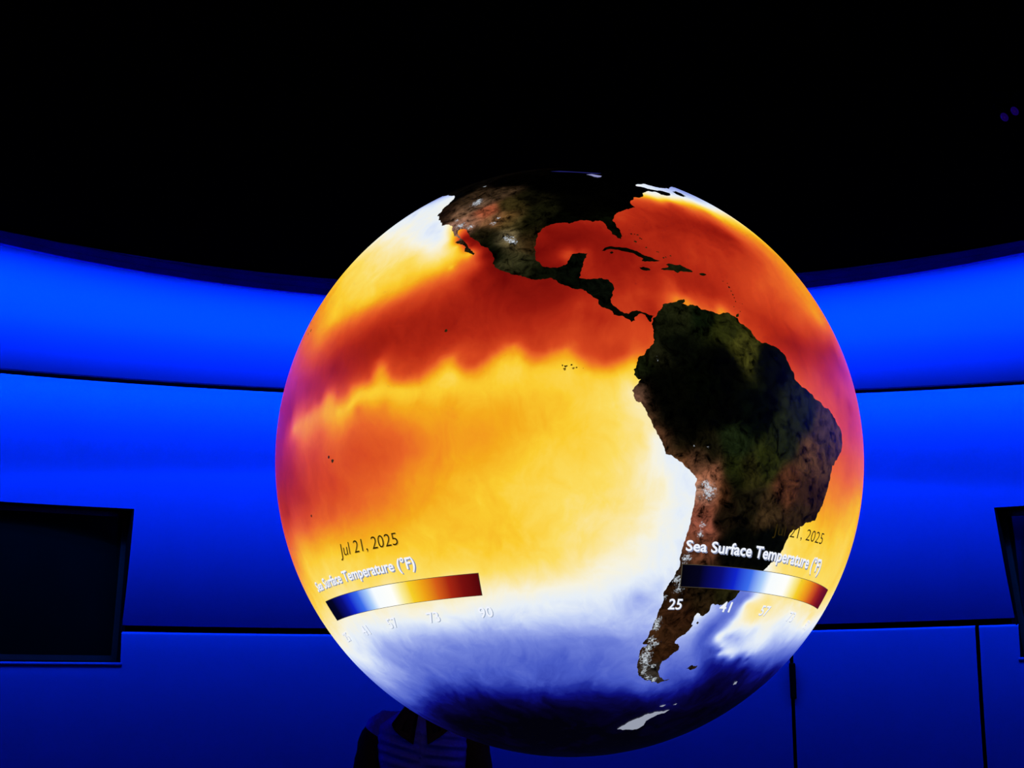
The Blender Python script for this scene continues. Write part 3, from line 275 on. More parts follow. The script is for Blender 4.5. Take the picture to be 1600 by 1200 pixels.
# ------------------------------------------------------------------ materials of the room
M_WALL = paint('blue_light_wall', (0.004, 0.014, 0.20), 0.6, 0.03, 3.0, 0.25)  # blue LED light put into the wall's base colour
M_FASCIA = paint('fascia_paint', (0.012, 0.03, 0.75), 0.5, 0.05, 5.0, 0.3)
M_CEIL = paint('black_ceiling_paint', (0.0012, 0.0012, 0.0014), 0.95, 0.2, 6.0, 0.0)
M_BLACK = paint('black_lacquer', (0.004, 0.004, 0.005), 0.45, 0.1, 8.0, 0.2)
M_VOID = paint('black_felt', (0.002, 0.002, 0.003), 0.95, 0.1, 8.0, 0.0)
M_CARPET = paint('dark_carpet', (0.012, 0.012, 0.018), 0.95, 0.4, 60.0, 0.05)
M_CURTAIN = paint('black_curtain', (0.006, 0.006, 0.008), 0.95, 0.3, 9.0, 0.05)
M_GLASS = paint('dark_display_glass', (0.002, 0.002, 0.002), 0.06, 0.1, 4.0, 0.5)
M_BEZEL = paint('display_bezel', (0.01, 0.01, 0.014), 0.35, 0.1, 20.0, 0.4)
M_LED_TOP = paint('blue_led_tape', (0.1, 0.1, 0.3), 0.5, 0.0, 4.0, 0.2, BLUE, COVE_TOP)
M_LED_LOW = paint('blue_led_tube', (0.1, 0.1, 0.3), 0.5, 0.0, 4.0, 0.2, BLUE, COVE_LOW)
M_STEEL = paint('black_steel_wire', (0.002, 0.002, 0.002), 0.8, 0.1, 30.0, 0.05)

# ------------------------------------------------------------------ room shell
R_LIP, R_UP, R_MID = 5.6, 6.2, 6.6
ARC = 92.0


def clampa(a):
    return max(-48.0, min(48.0, a))


def z_lip(a):        # lower edge of the ceiling fascia
    a = clampa(a)
    return 3.497e-05 * a * a + 1.12e-04 * a + 4.3294


def z_up(a):         # lower edge of the upper wall panel
    a = clampa(a)
    return -8.257e-05 * a * a - 8.507e-04 * a + 3.7498


def z_gap(a):        # middle of the shadow gap above the lower panels
    a = clampa(a)
    return 2.5236e-05 * a * a + 6.749e-04 * a + 1.9058


disc = [(7.4 * math.sin(math.radians(6 * i)), 7.4 * math.cos(math.radians(6 * i))) for i in range(60)]
v, f = loft([[(x, y, -0.12) for x, y in reversed(disc)], [(x, y, 0.0) for x, y in reversed(disc)]])
floor = structure(link('floor', mesh_from('floor', v, f), M_CARPET, smooth=False),
                  'dark carpeted floor of the round theatre', 'floor')
v, f = sweep([(0.02, 4.46), (5.58, 4.46), (5.58, 4.62), (0.02, 4.62)], 0, 360, 90)
ceiling = structure(link('ceiling', mesh_from('ceiling', v, f), M_CEIL, smooth=False),
                    'black round ceiling above the globe', 'ceiling')

# fascia: three stacked bands round the ceiling edge, then the closed cove behind it
fascia = empty('trim_1')
structure(fascia, 'dark blue curved fascia along the ceiling edge', 'trim')
for k, (z0, z1, r0) in enumerate([(0.0, 0.042, R_LIP), (0.046, 0.088, R_LIP - 0.012), (0.092, 0.132, R_LIP - 0.024)]):
    v, f = sweep([(r0, z0), (R_LIP + 0.04, z0), (R_LIP + 0.04, z1), (r0, z1)], -ARC, ARC, 112, z_lip)
    link('fascia_band', mesh_from('fascia_band', v, f), M_FASCIA, fascia, smooth=False)
v, f = sweep([(R_LIP, 0.13), (R_LIP + 0.04, 0.13), (R_LIP + 0.04, 0.60), (R_UP + 0.3, 0.60), (R_UP + 0.3, 0.64), (R_LIP, 0.64)],
             -ARC, ARC, 112, z_lip)
link('cove_box', mesh_from('cove_box', v, f), M_VOID, fascia, smooth=False)

v, f = sweep([(R_LIP + 0.03, 0.055), (R_LIP + 0.121, 0.055), (R_LIP + 0.121, 0.065), (R_LIP + 0.03, 0.065)], -ARC, ARC, 112, z_lip)  # unseen baffle added to cut the tape's light on the lower wall
link('added_baffle', mesh_from('added_baffle', v, f), M_VOID, fascia, smooth=False)

# LED tape under the cove roof, looking down behind the fascia
v, f = sweep([(R_LIP + 0.06, 0.205), (R_LIP + 0.06, 0.217), (R_LIP + 0.10, 0.217), (R_LIP + 0.10, 0.205)], -ARC, ARC, 112, z_lip)
me = mesh_from('led_tape', v, f)
led_top = link('led_tape', me, M_VOID, smooth=False)
me.materials.append(M_LED_TOP)
for p in me.polygons:
    if p.center.z < z_lip(math.degrees(math.atan2(p.center.x, p.center.y))) + 0.208 and abs(p.normal.z) > 0.9:
        p.material_index = 1
tag(led_top, 'blue LED tape hidden in the ceiling cove above the upper wall panel', 'light strip')

wall = empty('wall_back')
structure(wall, 'curved blue lit wall of panels behind the globe', 'wall')
# backing behind all gaps
v, f = sweep([(6.98, 0.0), (7.1, 0.0), (7.1, 5.0), (6.98, 5.0)], -ARC, ARC, 112)
link('backing', mesh_from('backing', v, f), M_VOID, wall, smooth=False)
# upper panel
v, f = sweep([(R_UP + 0.03, 0.0), (R_UP + 0.004, 0.0), (R_UP, 0.004), (R_UP, 0.40), (R_UP, 0.80), (R_UP, 1.20), (R_UP + 0.03, 1.20)],
             -ARC, ARC, 160, z_up)
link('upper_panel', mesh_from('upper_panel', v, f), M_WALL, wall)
# black soffit that closes the step between the upper and the middle panel
SOF = 0.050
v, f = sweep([(R_UP + 0.03, SOF), (R_MID + 0.03, SOF), (R_MID + 0.03, SOF + 0.02), (R_UP + 0.03, SOF + 0.02)], -ARC, ARC, 112, z_up)
link('soffit', mesh_from('soffit', v, f), M_VOID, wall, smooth=False)
# LED tube tucked behind the lip of the upper panel
tube = [(R_UP + 0.048 + 0.010 * math.cos(t), 0.031 + 0.010 * math.sin(t)) for t in [i * math.pi / 4 for i in range(8)]]
v, f = sweep(list(reversed(tube)), -ARC, ARC, 112, z_up)
tag(link('led_tube', mesh_from('led_tube', v, f), M_LED_LOW),
    'blue LED tube tucked behind the lower lip of the upper wall panel', 'light strip')


def off_mid(z):
    d = max(0.0, 3.2 - z)
    return 0.05 * d * d * d


def off_low(z):
    d = max(0.0, 1.88 - z)
    return 0.075 - 0.14 * d + 0.05 * d * d


DISPLAYS = [  # angle/height loops of the two openings, anticlockwise from lower left
    [(-45.2, 1.665), (-27.49, 1.655), (-27.31, 2.795), (-45.2, 2.775)],
    [(31.86, 1.690), (50.0, 1.680), (50.0, 2.775), (31.10, 2.778)],
]
GAP = 0.024


def middle(parent, mat):
    """one continuous panel, open where the two displays are let in"""
    runs = []                      # (left edge of z, right edge of z, lower edge of angle)
    bot = lambda a: z_gap(a) + GAP
    left = lambda z: -ARC
    for (ax0, z0), (ax1, z1), (ax2, z2), (ax3, z3) in DISPLAYS:
        eL = lambda z, p=(ax0, z0, ax3, z3): p[0] + (p[2] - p[0]) * min(1.0, (z - p[1]) / (p[3] - p[1]))
        eR = lambda z, p=(ax1, z1, ax2, z2): p[0] + (p[2] - p[0]) * min(1.0, (z - p[1]) / (p[3] - p[1]))
        runs.append((left, eL, bot))
        runs.append((eL, eR, lambda a, p=(ax3, z3, ax2, z2): p[1] + (p[3] - p[1]) * (a - p[0]) / (p[2] - p[0])))
        left = eR
    runs.append((left, lambda z: ARC, bot))
    verts, faces = [], []
    for L, Rr, B in runs:
        am0, am1 = L(3.0), Rr(3.0)
        n = max(2, int((am1 - am0) / 0.8))
        base = None
        for i in range(n + 1):
            t = i / n
            a_ref = am0 + (am1 - am0) * t
            zb, zt = B(a_ref), z_up(a_ref) + SOF
            col = []
            for k in range(-1, 31):
                z = zb + (zt - zb) * max(0, k) / 30.0
                ad = L(z) + (Rr(z) - L(z)) * t
                rr = R_MID + off_mid(z) + (0.09 if k < 0 else 0.0)
                A = math.radians(ad)
                col.append(len(verts))
                verts.append((rr * math.sin(A), rr * math.cos(A), z))
            if base:
                faces += [(base[j], col[j], col[j + 1], base[j + 1]) for j in range(len(col) - 1)]
            base = col
    me = mesh_from('middle_panel', verts, faces)
    o = link('middle_panel', me, mat, parent)
    me.set_sharp_from_angle(angle=math.radians(50))
    return o


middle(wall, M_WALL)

# lower panels: left run, access door, right run
A_D0, A_D1 = 17.55, 29.35
rt = lambda a: z_gap(a) - GAP



def lower(name, a0, a1, parent, mat):
    """panel standing on the floor with a rounded top edge, notched under the openings"""
    cuts = []
    for d in DISPLAYS:
        if d[0][0] > a0 and d[1][0] < a1:
            cuts.append((d[0][0], d[1][0], d[0][1], d[1][1]))
    runs, cur = [], a0
    for l, r, zl, zr in cuts:
        runs += [(cur, l, None), (l, r, (zl, zr))]
        cur = r
    runs.append((cur, a1, None))
    verts, faces = [], []
    drops = [0.0, 0.0012, 0.004, 0.009, 0.015, 0.022]
    for l, r, zz in runs:
        n = max(2, int((r - l) / 0.8))
        base = None
        for i in range(n + 1):
            t = i / n
            a = l + (r - l) * t
            zt = rt(a) if zz is None else zz[0] + (zz[1] - zz[0]) * t - 0.002
            col = []
            pts_ = [(zt, 0.08)] + [(zt - d, None) for d in drops] + [((zt - 0.022) * (1 - k / 14.0), None) for k in range(1, 15)]
            for z, back in pts_:
                rr = R_MID + off_low(z)
                e = zt - z
                if back is not None:
                    rr += back
                elif e < 0.022:
                    rr += 0.022 - math.sqrt(max(0.0, 0.022 ** 2 - (0.022 - e) ** 2))
                A = math.radians(a)
                col.append(len(verts))
                verts.append((rr * math.sin(A), rr * math.cos(A), z))
            if base:
                faces += [(base[j], base[j + 1], col[j + 1], col[j]) for j in range(len(col) - 1)]
            base = col
    return link(name, mesh_from(name, verts, faces), mat, parent)


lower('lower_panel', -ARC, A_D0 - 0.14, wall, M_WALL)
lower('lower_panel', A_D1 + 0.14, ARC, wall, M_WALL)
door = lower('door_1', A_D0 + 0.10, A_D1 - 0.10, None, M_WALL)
structure(door, 'flush blue-lit door panel in the lower wall right of the globe', 'door')
# recessed black pull along the door's left edge
ar = math.radians(A_D0 + 0.03)
rh = R_MID + off_low(1.5) - 0.012
hv = []
pull_c = Vector((rh * math.sin(ar), rh * math.cos(ar), 1.52))
bevelled_box('door_pull', pull_c, (0.046, 0.05, 0.27), M_VOID, door, 0.012, Matrix.Rotation(-ar, 3, 'Z'))

# dark curtain wall that closes the theatre behind the camera
n = 240
ring_o, ring_i = [], []
vv, ff = [], []
for i in range(n + 1):
    a = math.radians(ARC + (360 - 2 * ARC) * i / n)
    r = 6.85 + 0.05 * math.sin(i * 1.3)
    for rr in (r, r + 0.02):
        for z in (0.0, 5.0):
            vv.append((rr * math.sin(a), rr * math.cos(a), z))
for i in range(n):
    b = 4 * i
    ff += [(b, b + 4, b + 5, b + 1), (b + 2, b + 3, b + 7, b + 6), (b + 1, b + 5, b + 7, b + 3), (b, b + 2, b + 6, b + 4)]
structure(link('wall_front', mesh_from('wall_front', vv, ff), M_CURTAIN), 'black pleated curtain behind the viewer', 'wall')


# ------------------------------------------------------------------ the two recessed displays
def display(loop, label):
    root = empty('wall_display')
    tag(root, label, 'display', 'dark displays recessed in the curved wall')
    a0, a1 = (loop[0][0] + loop[3][0]) / 2, (loop[1][0] + loop[2][0]) / 2
    am = math.radians((a0 + a1) / 2)
    RB = R_MID + 0.16
    def P(a, z, push=0.0):
        ar = math.radians(a)
        # flat panel: the chord plane through the two side edges, pushed along the mid normal
        half = math.radians((a1 - a0) / 2)
        depth = RB * math.cos(half) + push
        t = math.tan(ar - am) * depth
        return Vector((math.sin(am) * depth + math.cos(am) * t, math.cos(am) * depth - math.sin(am) * t, z))
    zb, zt = (loop[0][1] + loop[1][1]) / 2, (loop[2][1] + loop[3][1]) / 2
    root.location = P((a0 + a1) / 2, zb)
    inv = -root.location
    ins = 0.45
    L = [(loop[0][0] + ins, loop[0][1] + 0.055), (loop[1][0] - ins, loop[1][1] + 0.055), (loop[2][0] - ins, loop[2][1] - 0.055), (loop[3][0] + ins, loop[3][1] - 0.055)]
    O = [(loop[0][0] - 0.3, loop[0][1] - 0.02), (loop[1][0] + 0.3, loop[1][1] - 0.02), (loop[2][0] + 0.3, loop[2][1] + 0.02), (loop[3][0] - 0.3, loop[3][1] + 0.02)]
    sv = [P(a, z) + inv for a, z in L] + [P(a, z, 0.03) + inv for a, z in L]
    sf = [(3, 2, 1, 0), (4, 5, 6, 7), (0, 1, 5, 4), (1, 2, 6, 5), (2, 3, 7, 6), (3, 0, 4, 7)]
    link('screen', mesh_from('screen', sv, sf), M_GLASS, root, smooth=False)
    # bezel: four mitred bars
    I2 = [(L[0][0] - 0.02, L[0][1] - 0.003), (L[1][0] + 0.02, L[1][1] - 0.003), (L[2][0] + 0.02, L[2][1] + 0.003), (L[3][0] - 0.02, L[3][1] + 0.003)]
    for k in range(4):
        j = (k + 1) % 4
        q = [I2[k], I2[j], O[j], O[k]]
        vv = [P(a, z, -0.012) + inv for a, z in q] + [P(a, z, 0.035) + inv for a, z in q]
        ff = [(3, 2, 1, 0), (4, 5, 6, 7), (0, 1, 5, 4), (1, 2, 6, 5), (2, 3, 7, 6), (3, 0, 4, 7)]
        link('bezel_bar', mesh_from('bezel_bar', vv, ff), M_BEZEL, root, smooth=False)
    # black lining of the opening, following its four edges
    n = 14
    for k in range(4):
        j = (k + 1) % 4
        vv, ff = [], []
        for i in range(n + 1):
            t = i / n
            a = loop[k][0] + (loop[j][0] - loop[k][0]) * t
            z = loop[k][1] + (loop[j][1] - loop[k][1]) * t
            ar = math.radians(a)
            rin = R_MID + (off_mid(z) if z > z_gap(a) else off_low(z)) + 0.006
            back = P(a, z)
            rout = math.hypot(back.x, back.y) - 0.004
            rout = max(rout, rin + 0.01)
            da, dz = [(0, 0.012), (-0.1, 0), (0, -0.012), (0.1, 0)][k]
            for (r_, ad, zd) in ((rin, 0, 0), (rout, 0, 0), (rout, da, dz), (rin, da, dz)):
                A = math.radians(a + ad)
                vv.append((r_ * math.sin(A) + inv.x, r_ * math.cos(A) + inv.y, z + zd + inv.z))
        for i in range(n):
            b = 4 * i
            for s in range(4):
                u = (s + 1) % 4
                ff.append((b + s, b + u, b + 4 + u, b + 4 + s))
        ff.append((0, 1, 2, 3))
        ff.append((4 * n + 3, 4 * n + 2, 4 * n + 1, 4 * n))
        link('lining', mesh_from('lining', vv, ff), M_VOID, root, smooth=False)
    # rounded blue-lit sill under the opening
    vv, rings = [], []
    for i in range(n + 1):
        t = i / n
        a = loop[0][0] - 0.1 + (loop[1][0] - loop[0][0] + 0.2) * t
        z = loop[0][1] + (loop[1][1] - loop[0][1]) * t
        ar = math.radians(a)
        rc = R_MID + off_low(z) + 0.004
        ring = []
        for s in range(10):
            th = 2 * math.pi * s / 10
            r_ = rc + 0.018 * math.cos(th)
            ring.append((r_ * math.sin(ar) + inv.x, r_ * math.cos(ar) + inv.y, z - 0.012 + 0.014 * math.sin(th) + inv.z))
        rings.append(ring)
    v, f = loft(rings)
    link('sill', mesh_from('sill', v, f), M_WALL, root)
    return root


display(DISPLAYS[0], 'dark recessed wall display with a bright blue-lit sill, to the left of the globe')
display(DISPLAYS[1], 'dark recessed wall display at the right edge beside the door panel')

# ------------------------------------------------------------------ the globe
R = 0.864
GC = Vector((0.0, 0.0, 2.2227))
ROT = Matrix(((0.99921014, 0.00286055, -0.03963473), (0.00136933, 0.99433473, 0.10628536), (0.03971422, -0.10625568, 0.99354542)))
globe = empty('globe', GC)
globe.rotation_euler = ROT.to_euler()
tag(globe, 'large suspended globe with a projected sea surface temperature map', 'globe')


def unit(lat, lon):
    la, lo = np.radians(lat), np.radians(lon)
    return np.stack([np.cos(la) * np.cos(lo), np.cos(la) * np.sin(lo), np.sin(la)], -1)


def on_globe(lat, lon, lift):
    return unit(np.asarray(lat, float), np.asarray(lon, float)) * (R + lift)


# sea surface temperature: thin radial-basis surface through the sampled values
tp = np.array(TEMPERATURE)
anchor = []
for lo in range(-180, 180, 12):
    for la, t in ((88, .02), (75, .10), (62, .30), (48, .46), (36, .62), (24, .80), (10, .86), (-2, .84), (-14, .80), (-26, .66), (-38, .50), (-48, .34), (-58, .14), (-68, .02), (-80, 0), (-89, 0)):
        anchor.append((la, lo, t))
anchor = np.array(anchor, float)
ua, ut = unit(anchor[:, 0], anchor[:, 1]), unit(tp[:, 0], tp[:, 1])
far = np.array([np.min(np.linalg.norm(ut - u, axis=1)) for u in ua]) > 0.30
pts = np.concatenate([ut, ua[far]])
val = np.concatenate([tp[:, 2], anchor[far, 2]])
D = np.linalg.norm(pts[:, None] - pts[None], axis=-1)
W = np.linalg.solve(-D + 0.0015 * np.eye(len(pts)), val - val.mean())
NLON, NLAT = 800, 400
lat = np.linspace(-89.9, 89.9, NLAT)
lon = np.arange(NLON) * 360.0 / NLON - 180
LA, LO = np.meshgrid(lat, lon, indexing='ij')
U = unit(LA.ravel(), LO.ravel())
temp = np.empty(len(U))
for s in range(0, len(U), 4000):
    temp[s:s + 4000] = -np.sqrt(np.maximum(0.0, 2.0 - 2.0 * (U[s:s + 4000] @ pts.T))) @ W + val.mean()
temp = np.clip(temp, 0, 1)
idx = np.arange(NLAT * NLON).reshape(NLAT, NLON)
nx = np.roll(idx, -1, 1)
quads = np.stack([idx[:-1], nx[:-1], nx[1:], idx[1:]], -1).reshape(-1, 4)
me = bpy.data.meshes.new('ocean')
nq = len(quads)
me.vertices.add(len(U))
me.vertices.foreach_set('co', (U * R).ravel())
loops = np.concatenate([quads.ravel(), idx[0][::-1], idx[-1]])
me.loops.add(len(loops))
me.loops.foreach_set('vertex_index', loops)
me.polygons.add(nq + 2)
me.polygons.foreach_set('loop_start', np.concatenate([np.arange(nq) * 4, [nq * 4, nq * 4 + NLON]]).astype(np.int32))
me.update(calc_edges=True)
at = me.attributes.new('sea_heat', 'FLOAT', 'POINT')
at.data.foreach_set('value', temp.astype(np.float32))

OCEAN = [(0.0, (2, 2, 10)), (0.05, (4, 2, 30)), (0.12, (8, 6, 68)), (0.18, (13, 16, 122)), (0.24, (36, 50, 162)), (0.30, (72, 91, 197)),
         (0.36, (110, 128, 217)), (0.41, (156, 172, 236)), (0.445, (198, 212, 247)), (0.475, (231, 239, 248)), (0.505, (247, 243, 224)),
         (0.54, (251, 232, 164)), (0.575, (252, 220, 95)), (0.61, (251, 204, 48)), (0.65, (245, 171, 28)), (0.69, (241, 138, 32)),
         (0.74, (232, 100, 38)), (0.79, (211, 68, 30)), (0.84, (180, 42, 20)), (0.88, (148, 24, 13)), (0.93, (110, 9, 7)), (1.0, (80, 2, 4))]


def ramp_node(nt, stops):
    r = nt.nodes.new('ShaderNodeValToRGB')
    e = r.color_ramp.elements
    while len(e) > 1:
        e.remove(e[-1])
    e[0].position = stops[0][0]
    e[0].color = (*lin(stops[0][1]), 1)
    for p, c in stops[1:]:
        x = e.new(p)
        x.color = (*lin(c), 1)
    return r


def math_node(nt, op, a, b):
    n = nt.nodes.new('ShaderNodeMath')
    n.operation = op
    for k, x in enumerate((a, b)):
        if isinstance(x, (int, float)):
            n.inputs[k].default_value = x
        else:
            nt.links.new(x, n.inputs[k])
    return n.outputs[0]


M_OCEAN, nt, b = new_mat('projected_ocean')
b.inputs['Base Color'].default_value = (0.012, 0.012, 0.012, 1)
b.inputs['Roughness'].default_value = 0.36
set_in(b, ['Specular IOR Level', 'Specular'], 0.18)
an = nt.nodes.new('ShaderNodeAttribute')
an.attribute_name = 'sea_heat'
tc = nt.nodes.new('ShaderNodeTexCoord')
warp = nt.nodes.new('ShaderNodeTexNoise')
warp.inputs['Scale'].default_value = 5.0
warp.inputs['Detail'].default_value = 3
nt.links.new(tc.outputs['Object'], warp.inputs['Vector'])
mixv = nt.nodes.new('ShaderNodeVectorMath')
mixv.operation = 'MULTIPLY_ADD'
nt.links.new(warp.outputs['Color'], mixv.inputs[0])
mixv.inputs[1].default_value = (0.22, 0.22, 0.22)
nt.links.new(tc.outputs['Object'], mixv.inputs[2])
n1 = nt.nodes.new('ShaderNodeTexNoise')
n1.inputs['Scale'].default_value = 9.0
n1.inputs['Detail'].default_value = 6
n1.inputs['Roughness'].default_value = 0.62
nt.links.new(mixv.outputs[0], n1.inputs['Vector'])
mp = nt.nodes.new('ShaderNodeMapping')
mp.inputs['Scale'].default_value = (1, 1, 0.35)
nt.links.new(mixv.outputs[0], mp.inputs['Vector'])
n2 = nt.nodes.new('ShaderNodeTexNoise')
n2.inputs['Scale'].default_value = 26.0
n2.inputs['Detail'].default_value = 5
n2.inputs['Roughness'].default_value = 0.55
nt.links.new(mp.outputs[0], n2.inputs['Vector'])
s1 = math_node(nt, 'MULTIPLY', math_node(nt, 'SUBTRACT', n1.outputs['Fac'], 0.5), 0.060)
s2 = math_node(nt, 'MULTIPLY', math_node(nt, 'SUBTRACT', n2.outputs['Fac'], 0.5), 0.040)
# fronts are rougher in the cold south than in the warm pool
coldk = nt.nodes.new('ShaderNodeMapRange')
nt.links.new(an.outputs['Fac'], coldk.inputs['Value'])
coldk.inputs['From Min'].default_value = 0.45
coldk.inputs['From Max'].default_value = 0.15
coldk.inputs['To Min'].default_value = 1.0
coldk.inputs['To Max'].default_value = 2.6
tot = math_node(nt, 'ADD', an.outputs['Fac'], math_node(nt, 'MULTIPLY', math_node(nt, 'ADD', s1, s2), coldk.outputs[0]))
ocean_ramp = ramp_node(nt, OCEAN)
nt.links.new(tot, ocean_ramp.inputs['Fac'])
nt.links.new(ocean_ramp.outputs['Color'], b.inputs['Emission Color'])
b.inputs['Emission Strength'].default_value = 1.0
ocean = link('ocean', me, M_OCEAN, globe)

# land: dark vegetation, brown dry ground, snow
M_LAND, nt, b = new_mat('projected_land')
b.inputs['Base Color'].default_value = (0.012, 0.012, 0.012, 1)
b.inputs['Roughness'].default_value = 0.36
set_in(b, ['Specular IOR Level', 'Specular'], 0.18)
ca = nt.nodes.new('ShaderNodeAttribute')
ca.attribute_name = 'tone'
sa = nt.nodes.new('ShaderNodeAttribute')
sa.attribute_name = 'snow'
tc = nt.nodes.new('ShaderNodeTexCoord')
n1 = nt.nodes.new('ShaderNodeTexNoise')
n1.inputs['Scale'].default_value = 34.0
n1.inputs['Detail'].default_value = 7
n1.inputs['Roughness'].default_value = 0.7
n1.inputs['Distortion'].default_value = 0.6
nt.links.new(tc.outputs['Object'], n1.inputs['Vector'])
mr = nt.nodes.new('ShaderNodeMapRange')
mr.inputs['From Min'].default_value = 0.37
mr.inputs['From Max'].default_value = 0.66
mr.inputs['To Min'].default_value = 0.04
mr.inputs['To Max'].default_value = 2.1
nt.links.new(n1.outputs['Fac'], mr.inputs['Value'])
mul = nt.nodes.new('ShaderNodeVectorMath')
mul.operation = 'SCALE'
nt.links.new(ca.outputs['Color'], mul.inputs[0])
nt.links.new(mr.outputs[0], mul.inputs['Scale'])
n2 = nt.nodes.new('ShaderNodeTexNoise')
n2.inputs['Scale'].default_value = 190.0
n2.inputs['Detail'].default_value = 5
n2.inputs['Roughness'].default_value = 0.7
nt.links.new(tc.outputs['Object'], n2.inputs['Vector'])
sm = nt.nodes.new('ShaderNodeMapRange')
sm.inputs['From Min'].default_value = 0.80
sm.inputs['From Max'].default_value = 0.98
nt.links.new(math_node(nt, 'ADD', n2.outputs['Fac'], math_node(nt, 'MULTIPLY', sa.outputs['Fac'], 0.42)), sm.inputs['Value'])
mx = nt.nodes.new('ShaderNodeMix')
mx.data_type = 'RGBA'
nt.links.new(sm.outputs[0], mx.inputs['Factor'])
nt.links.new(mul.outputs[0], [s for s in mx.inputs if s.name == 'A' and s.type == 'RGBA'][0])
[s for s in mx.inputs if s.name == 'B' and s.type == 'RGBA'][0].default_value = (*lin((205, 215, 225)), 1)
nt.links.new([s for s in mx.outputs if s.type == 'RGBA'][0], b.inputs['Emission Color'])
b.inputs['Emission Strength'].default_value = 1.0

tones = np.array(LAND_TONES, float)
tone_u = unit(tones[:, 0], tones[:, 1])
tone_c = tones[:, 2:] / 255.0
snow = np.array(SNOW, float)
snow_u = unit(snow[:, 0], snow[:, 1])
rnd = random.Random(7)


def rough(loop, amp, limit):
    """break straight coast segments into small bays"""
    out = list(map(tuple, loop))
    for _ in range(3):
        new = []
        n = len(out)
        for i in range(n):
            (a, b_), (c, d) = out[i], out[(i + 1) % n]
            new.append((a, b_))
            L = math.hypot(c - a, d - b_)
            if L > limit:
                k = rnd.uniform(-amp, amp)
                new.append(((a + c) / 2 - (d - b_) * k, (b_ + d) / 2 + (c - a) * k))
        out = new
    return out


def land(name, loop, step, lift, parent, amp=0.16, limit=0.35, mat=None, tint=None):
    loop = rough(loop, amp, limit) if amp else [tuple(p) for p in loop]
    poly = np.array(loop)
    inter = np.zeros((0, 2))
    if step:
        la = np.arange(poly[:, 0].min(), poly[:, 0].max(), step)
        lo = np.arange(poly[:, 1].min(), poly[:, 1].max(), step)
        g = np.stack(np.meshgrid(la, lo, indexing='ij'), -1).reshape(-1, 2)
        g[:, 1] += (np.round((g[:, 0] - la[0]) / step).astype(int) % 2) * step / 2
        inter = g[in_poly(g[:, 0], g[:, 1], poly)]
    pv, pf = triangulate(loop, [], inter)
    co = on_globe(pv[:, 0], pv[:, 1], lift)
    me = mesh_from(name, co, pf[:, ::-1])
    o = link(name, me, mat or M_LAND, parent)
    if mat is None:
        u = unit(pv[:, 0], pv[:, 1])
        d = np.linalg.norm(u[:, None] - tone_u[None], axis=-1)
        w = 1.0 / (d ** 6 + 1e-9)
        col = ((w @ tone_c) / w.sum(1, keepdims=True)) ** 2.2
        if tint is not None:
            col[:] = lin(tint)
        ds = np.linalg.norm(u[:, None] - snow_u[None], axis=-1) * R * 1000
        sn = np.exp(-(ds / (snow[None, :, 2] * 1.7)) ** 2).max(1)
        a = me.attributes.new('tone', 'FLOAT_COLOR', 'POINT')
        a.data.foreach_set('color', np.column_stack([col, np.ones(len(col))]).ravel().astype(np.float32))
        s = me.attributes.new('snow', 'FLOAT', 'POINT')
        s.data.foreach_set('value', sn.astype(np.float32))
    return o


n_am = land('north_america', NORTH_AMERICA, 0.6, 0.0008, globe)
s_am = land('south_america', SOUTH_AMERICA, 0.5, 0.0008, globe)
for loop in ISLANDS:
    land('island', loop, None, 0.0008, globe, 0.12, 0.5)
for la, lo, mm in ISLETS:
    n = 7
    k = math.degrees(1.3 * mm / 1000 / R)
    lp = []
    for i in range(n):
        q = 2 * math.pi * i / n
        rr = k * rnd.uniform(0.7, 1.3)
        lp.append((la + rr * math.sin(q), lo + rr * math.cos(q) / math.cos(math.radians(la))))
    faint = abs(la) < 3 and lo < -85           # small ochre group off the coast, others dark
    land('island', lp, None, 0.0008, globe, 0, tint=(150, 116, 30) if faint else (40, 30, 12))
# continents on the side turned away
AFRICA = [(35, -6), (37, 10), (31, 20), (31, 32), (22, 37), (12, 43), (11, 51), (0, 43), (-15, 40), (-26, 33), (-34, 26), (-34, 18), (-22, 14), (-12, 13), (0, 9), (4, 9), (5, -4), (8, -13), (15, -17), (21, -17), (28, -12)]
EURASIA = [(36, -9), (43, -9), (48, -4), (54, 8), (58, 6), (63, 5), (71, 25), (68, 44), (73, 70), (77, 104), (73, 140), (70, 175), (62, 178), (60, 163), (52, 157), (60, 155), (54, 137), (43, 132), (38, 125), (30, 122), (22, 112), (10, 107), (13, 100), (2, 104), (8, 98), (17, 95), (22, 90), (15, 80), (8, 77), (20, 72), (25, 62), (26, 52), (17, 55), (13, 45), (28, 34), (36, 36), (37, 28), (41, 28), (38, 23), (45, 13), (38, 16), (44, 8), (37, -1)]
AUSTRALIA = [(-12, 131), (-17, 140), (-11, 142), (-25, 153), (-37, 150), (-38, 141), (-32, 132), (-35, 118), (-22, 114), (-15, 124)]
GREENLAND = [(60, -44), (70, -54), (78, -70), (83, -35), (76, -20), (68, -30)]
for nm, lp, tn in (('africa', AFRICA, (60, 45, 25)), ('eurasia', EURASIA, (35, 32, 20)), ('australia', AUSTRALIA, (90, 55, 30)), ('greenland', GREENLAND, (30, 32, 36))):
    land(nm, lp, 1.5, 0.0008, globe, 0.15, 1.0, tint=tn)
M_ICE = projected('projected_ice', (150, 156, 172))
M_BAYS = [projected('projected_bay', (30, 30, 96)), projected('projected_pale_bay', (140, 142, 190))]
for lp in ICE:
    land('ice', lp, None, 0.0011, globe, 0.10, 0.4, M_ICE)
for lp, mt in zip(BAYS, M_BAYS):
    land('bay', lp, None, 0.0013, globe, 0, 1, mt)

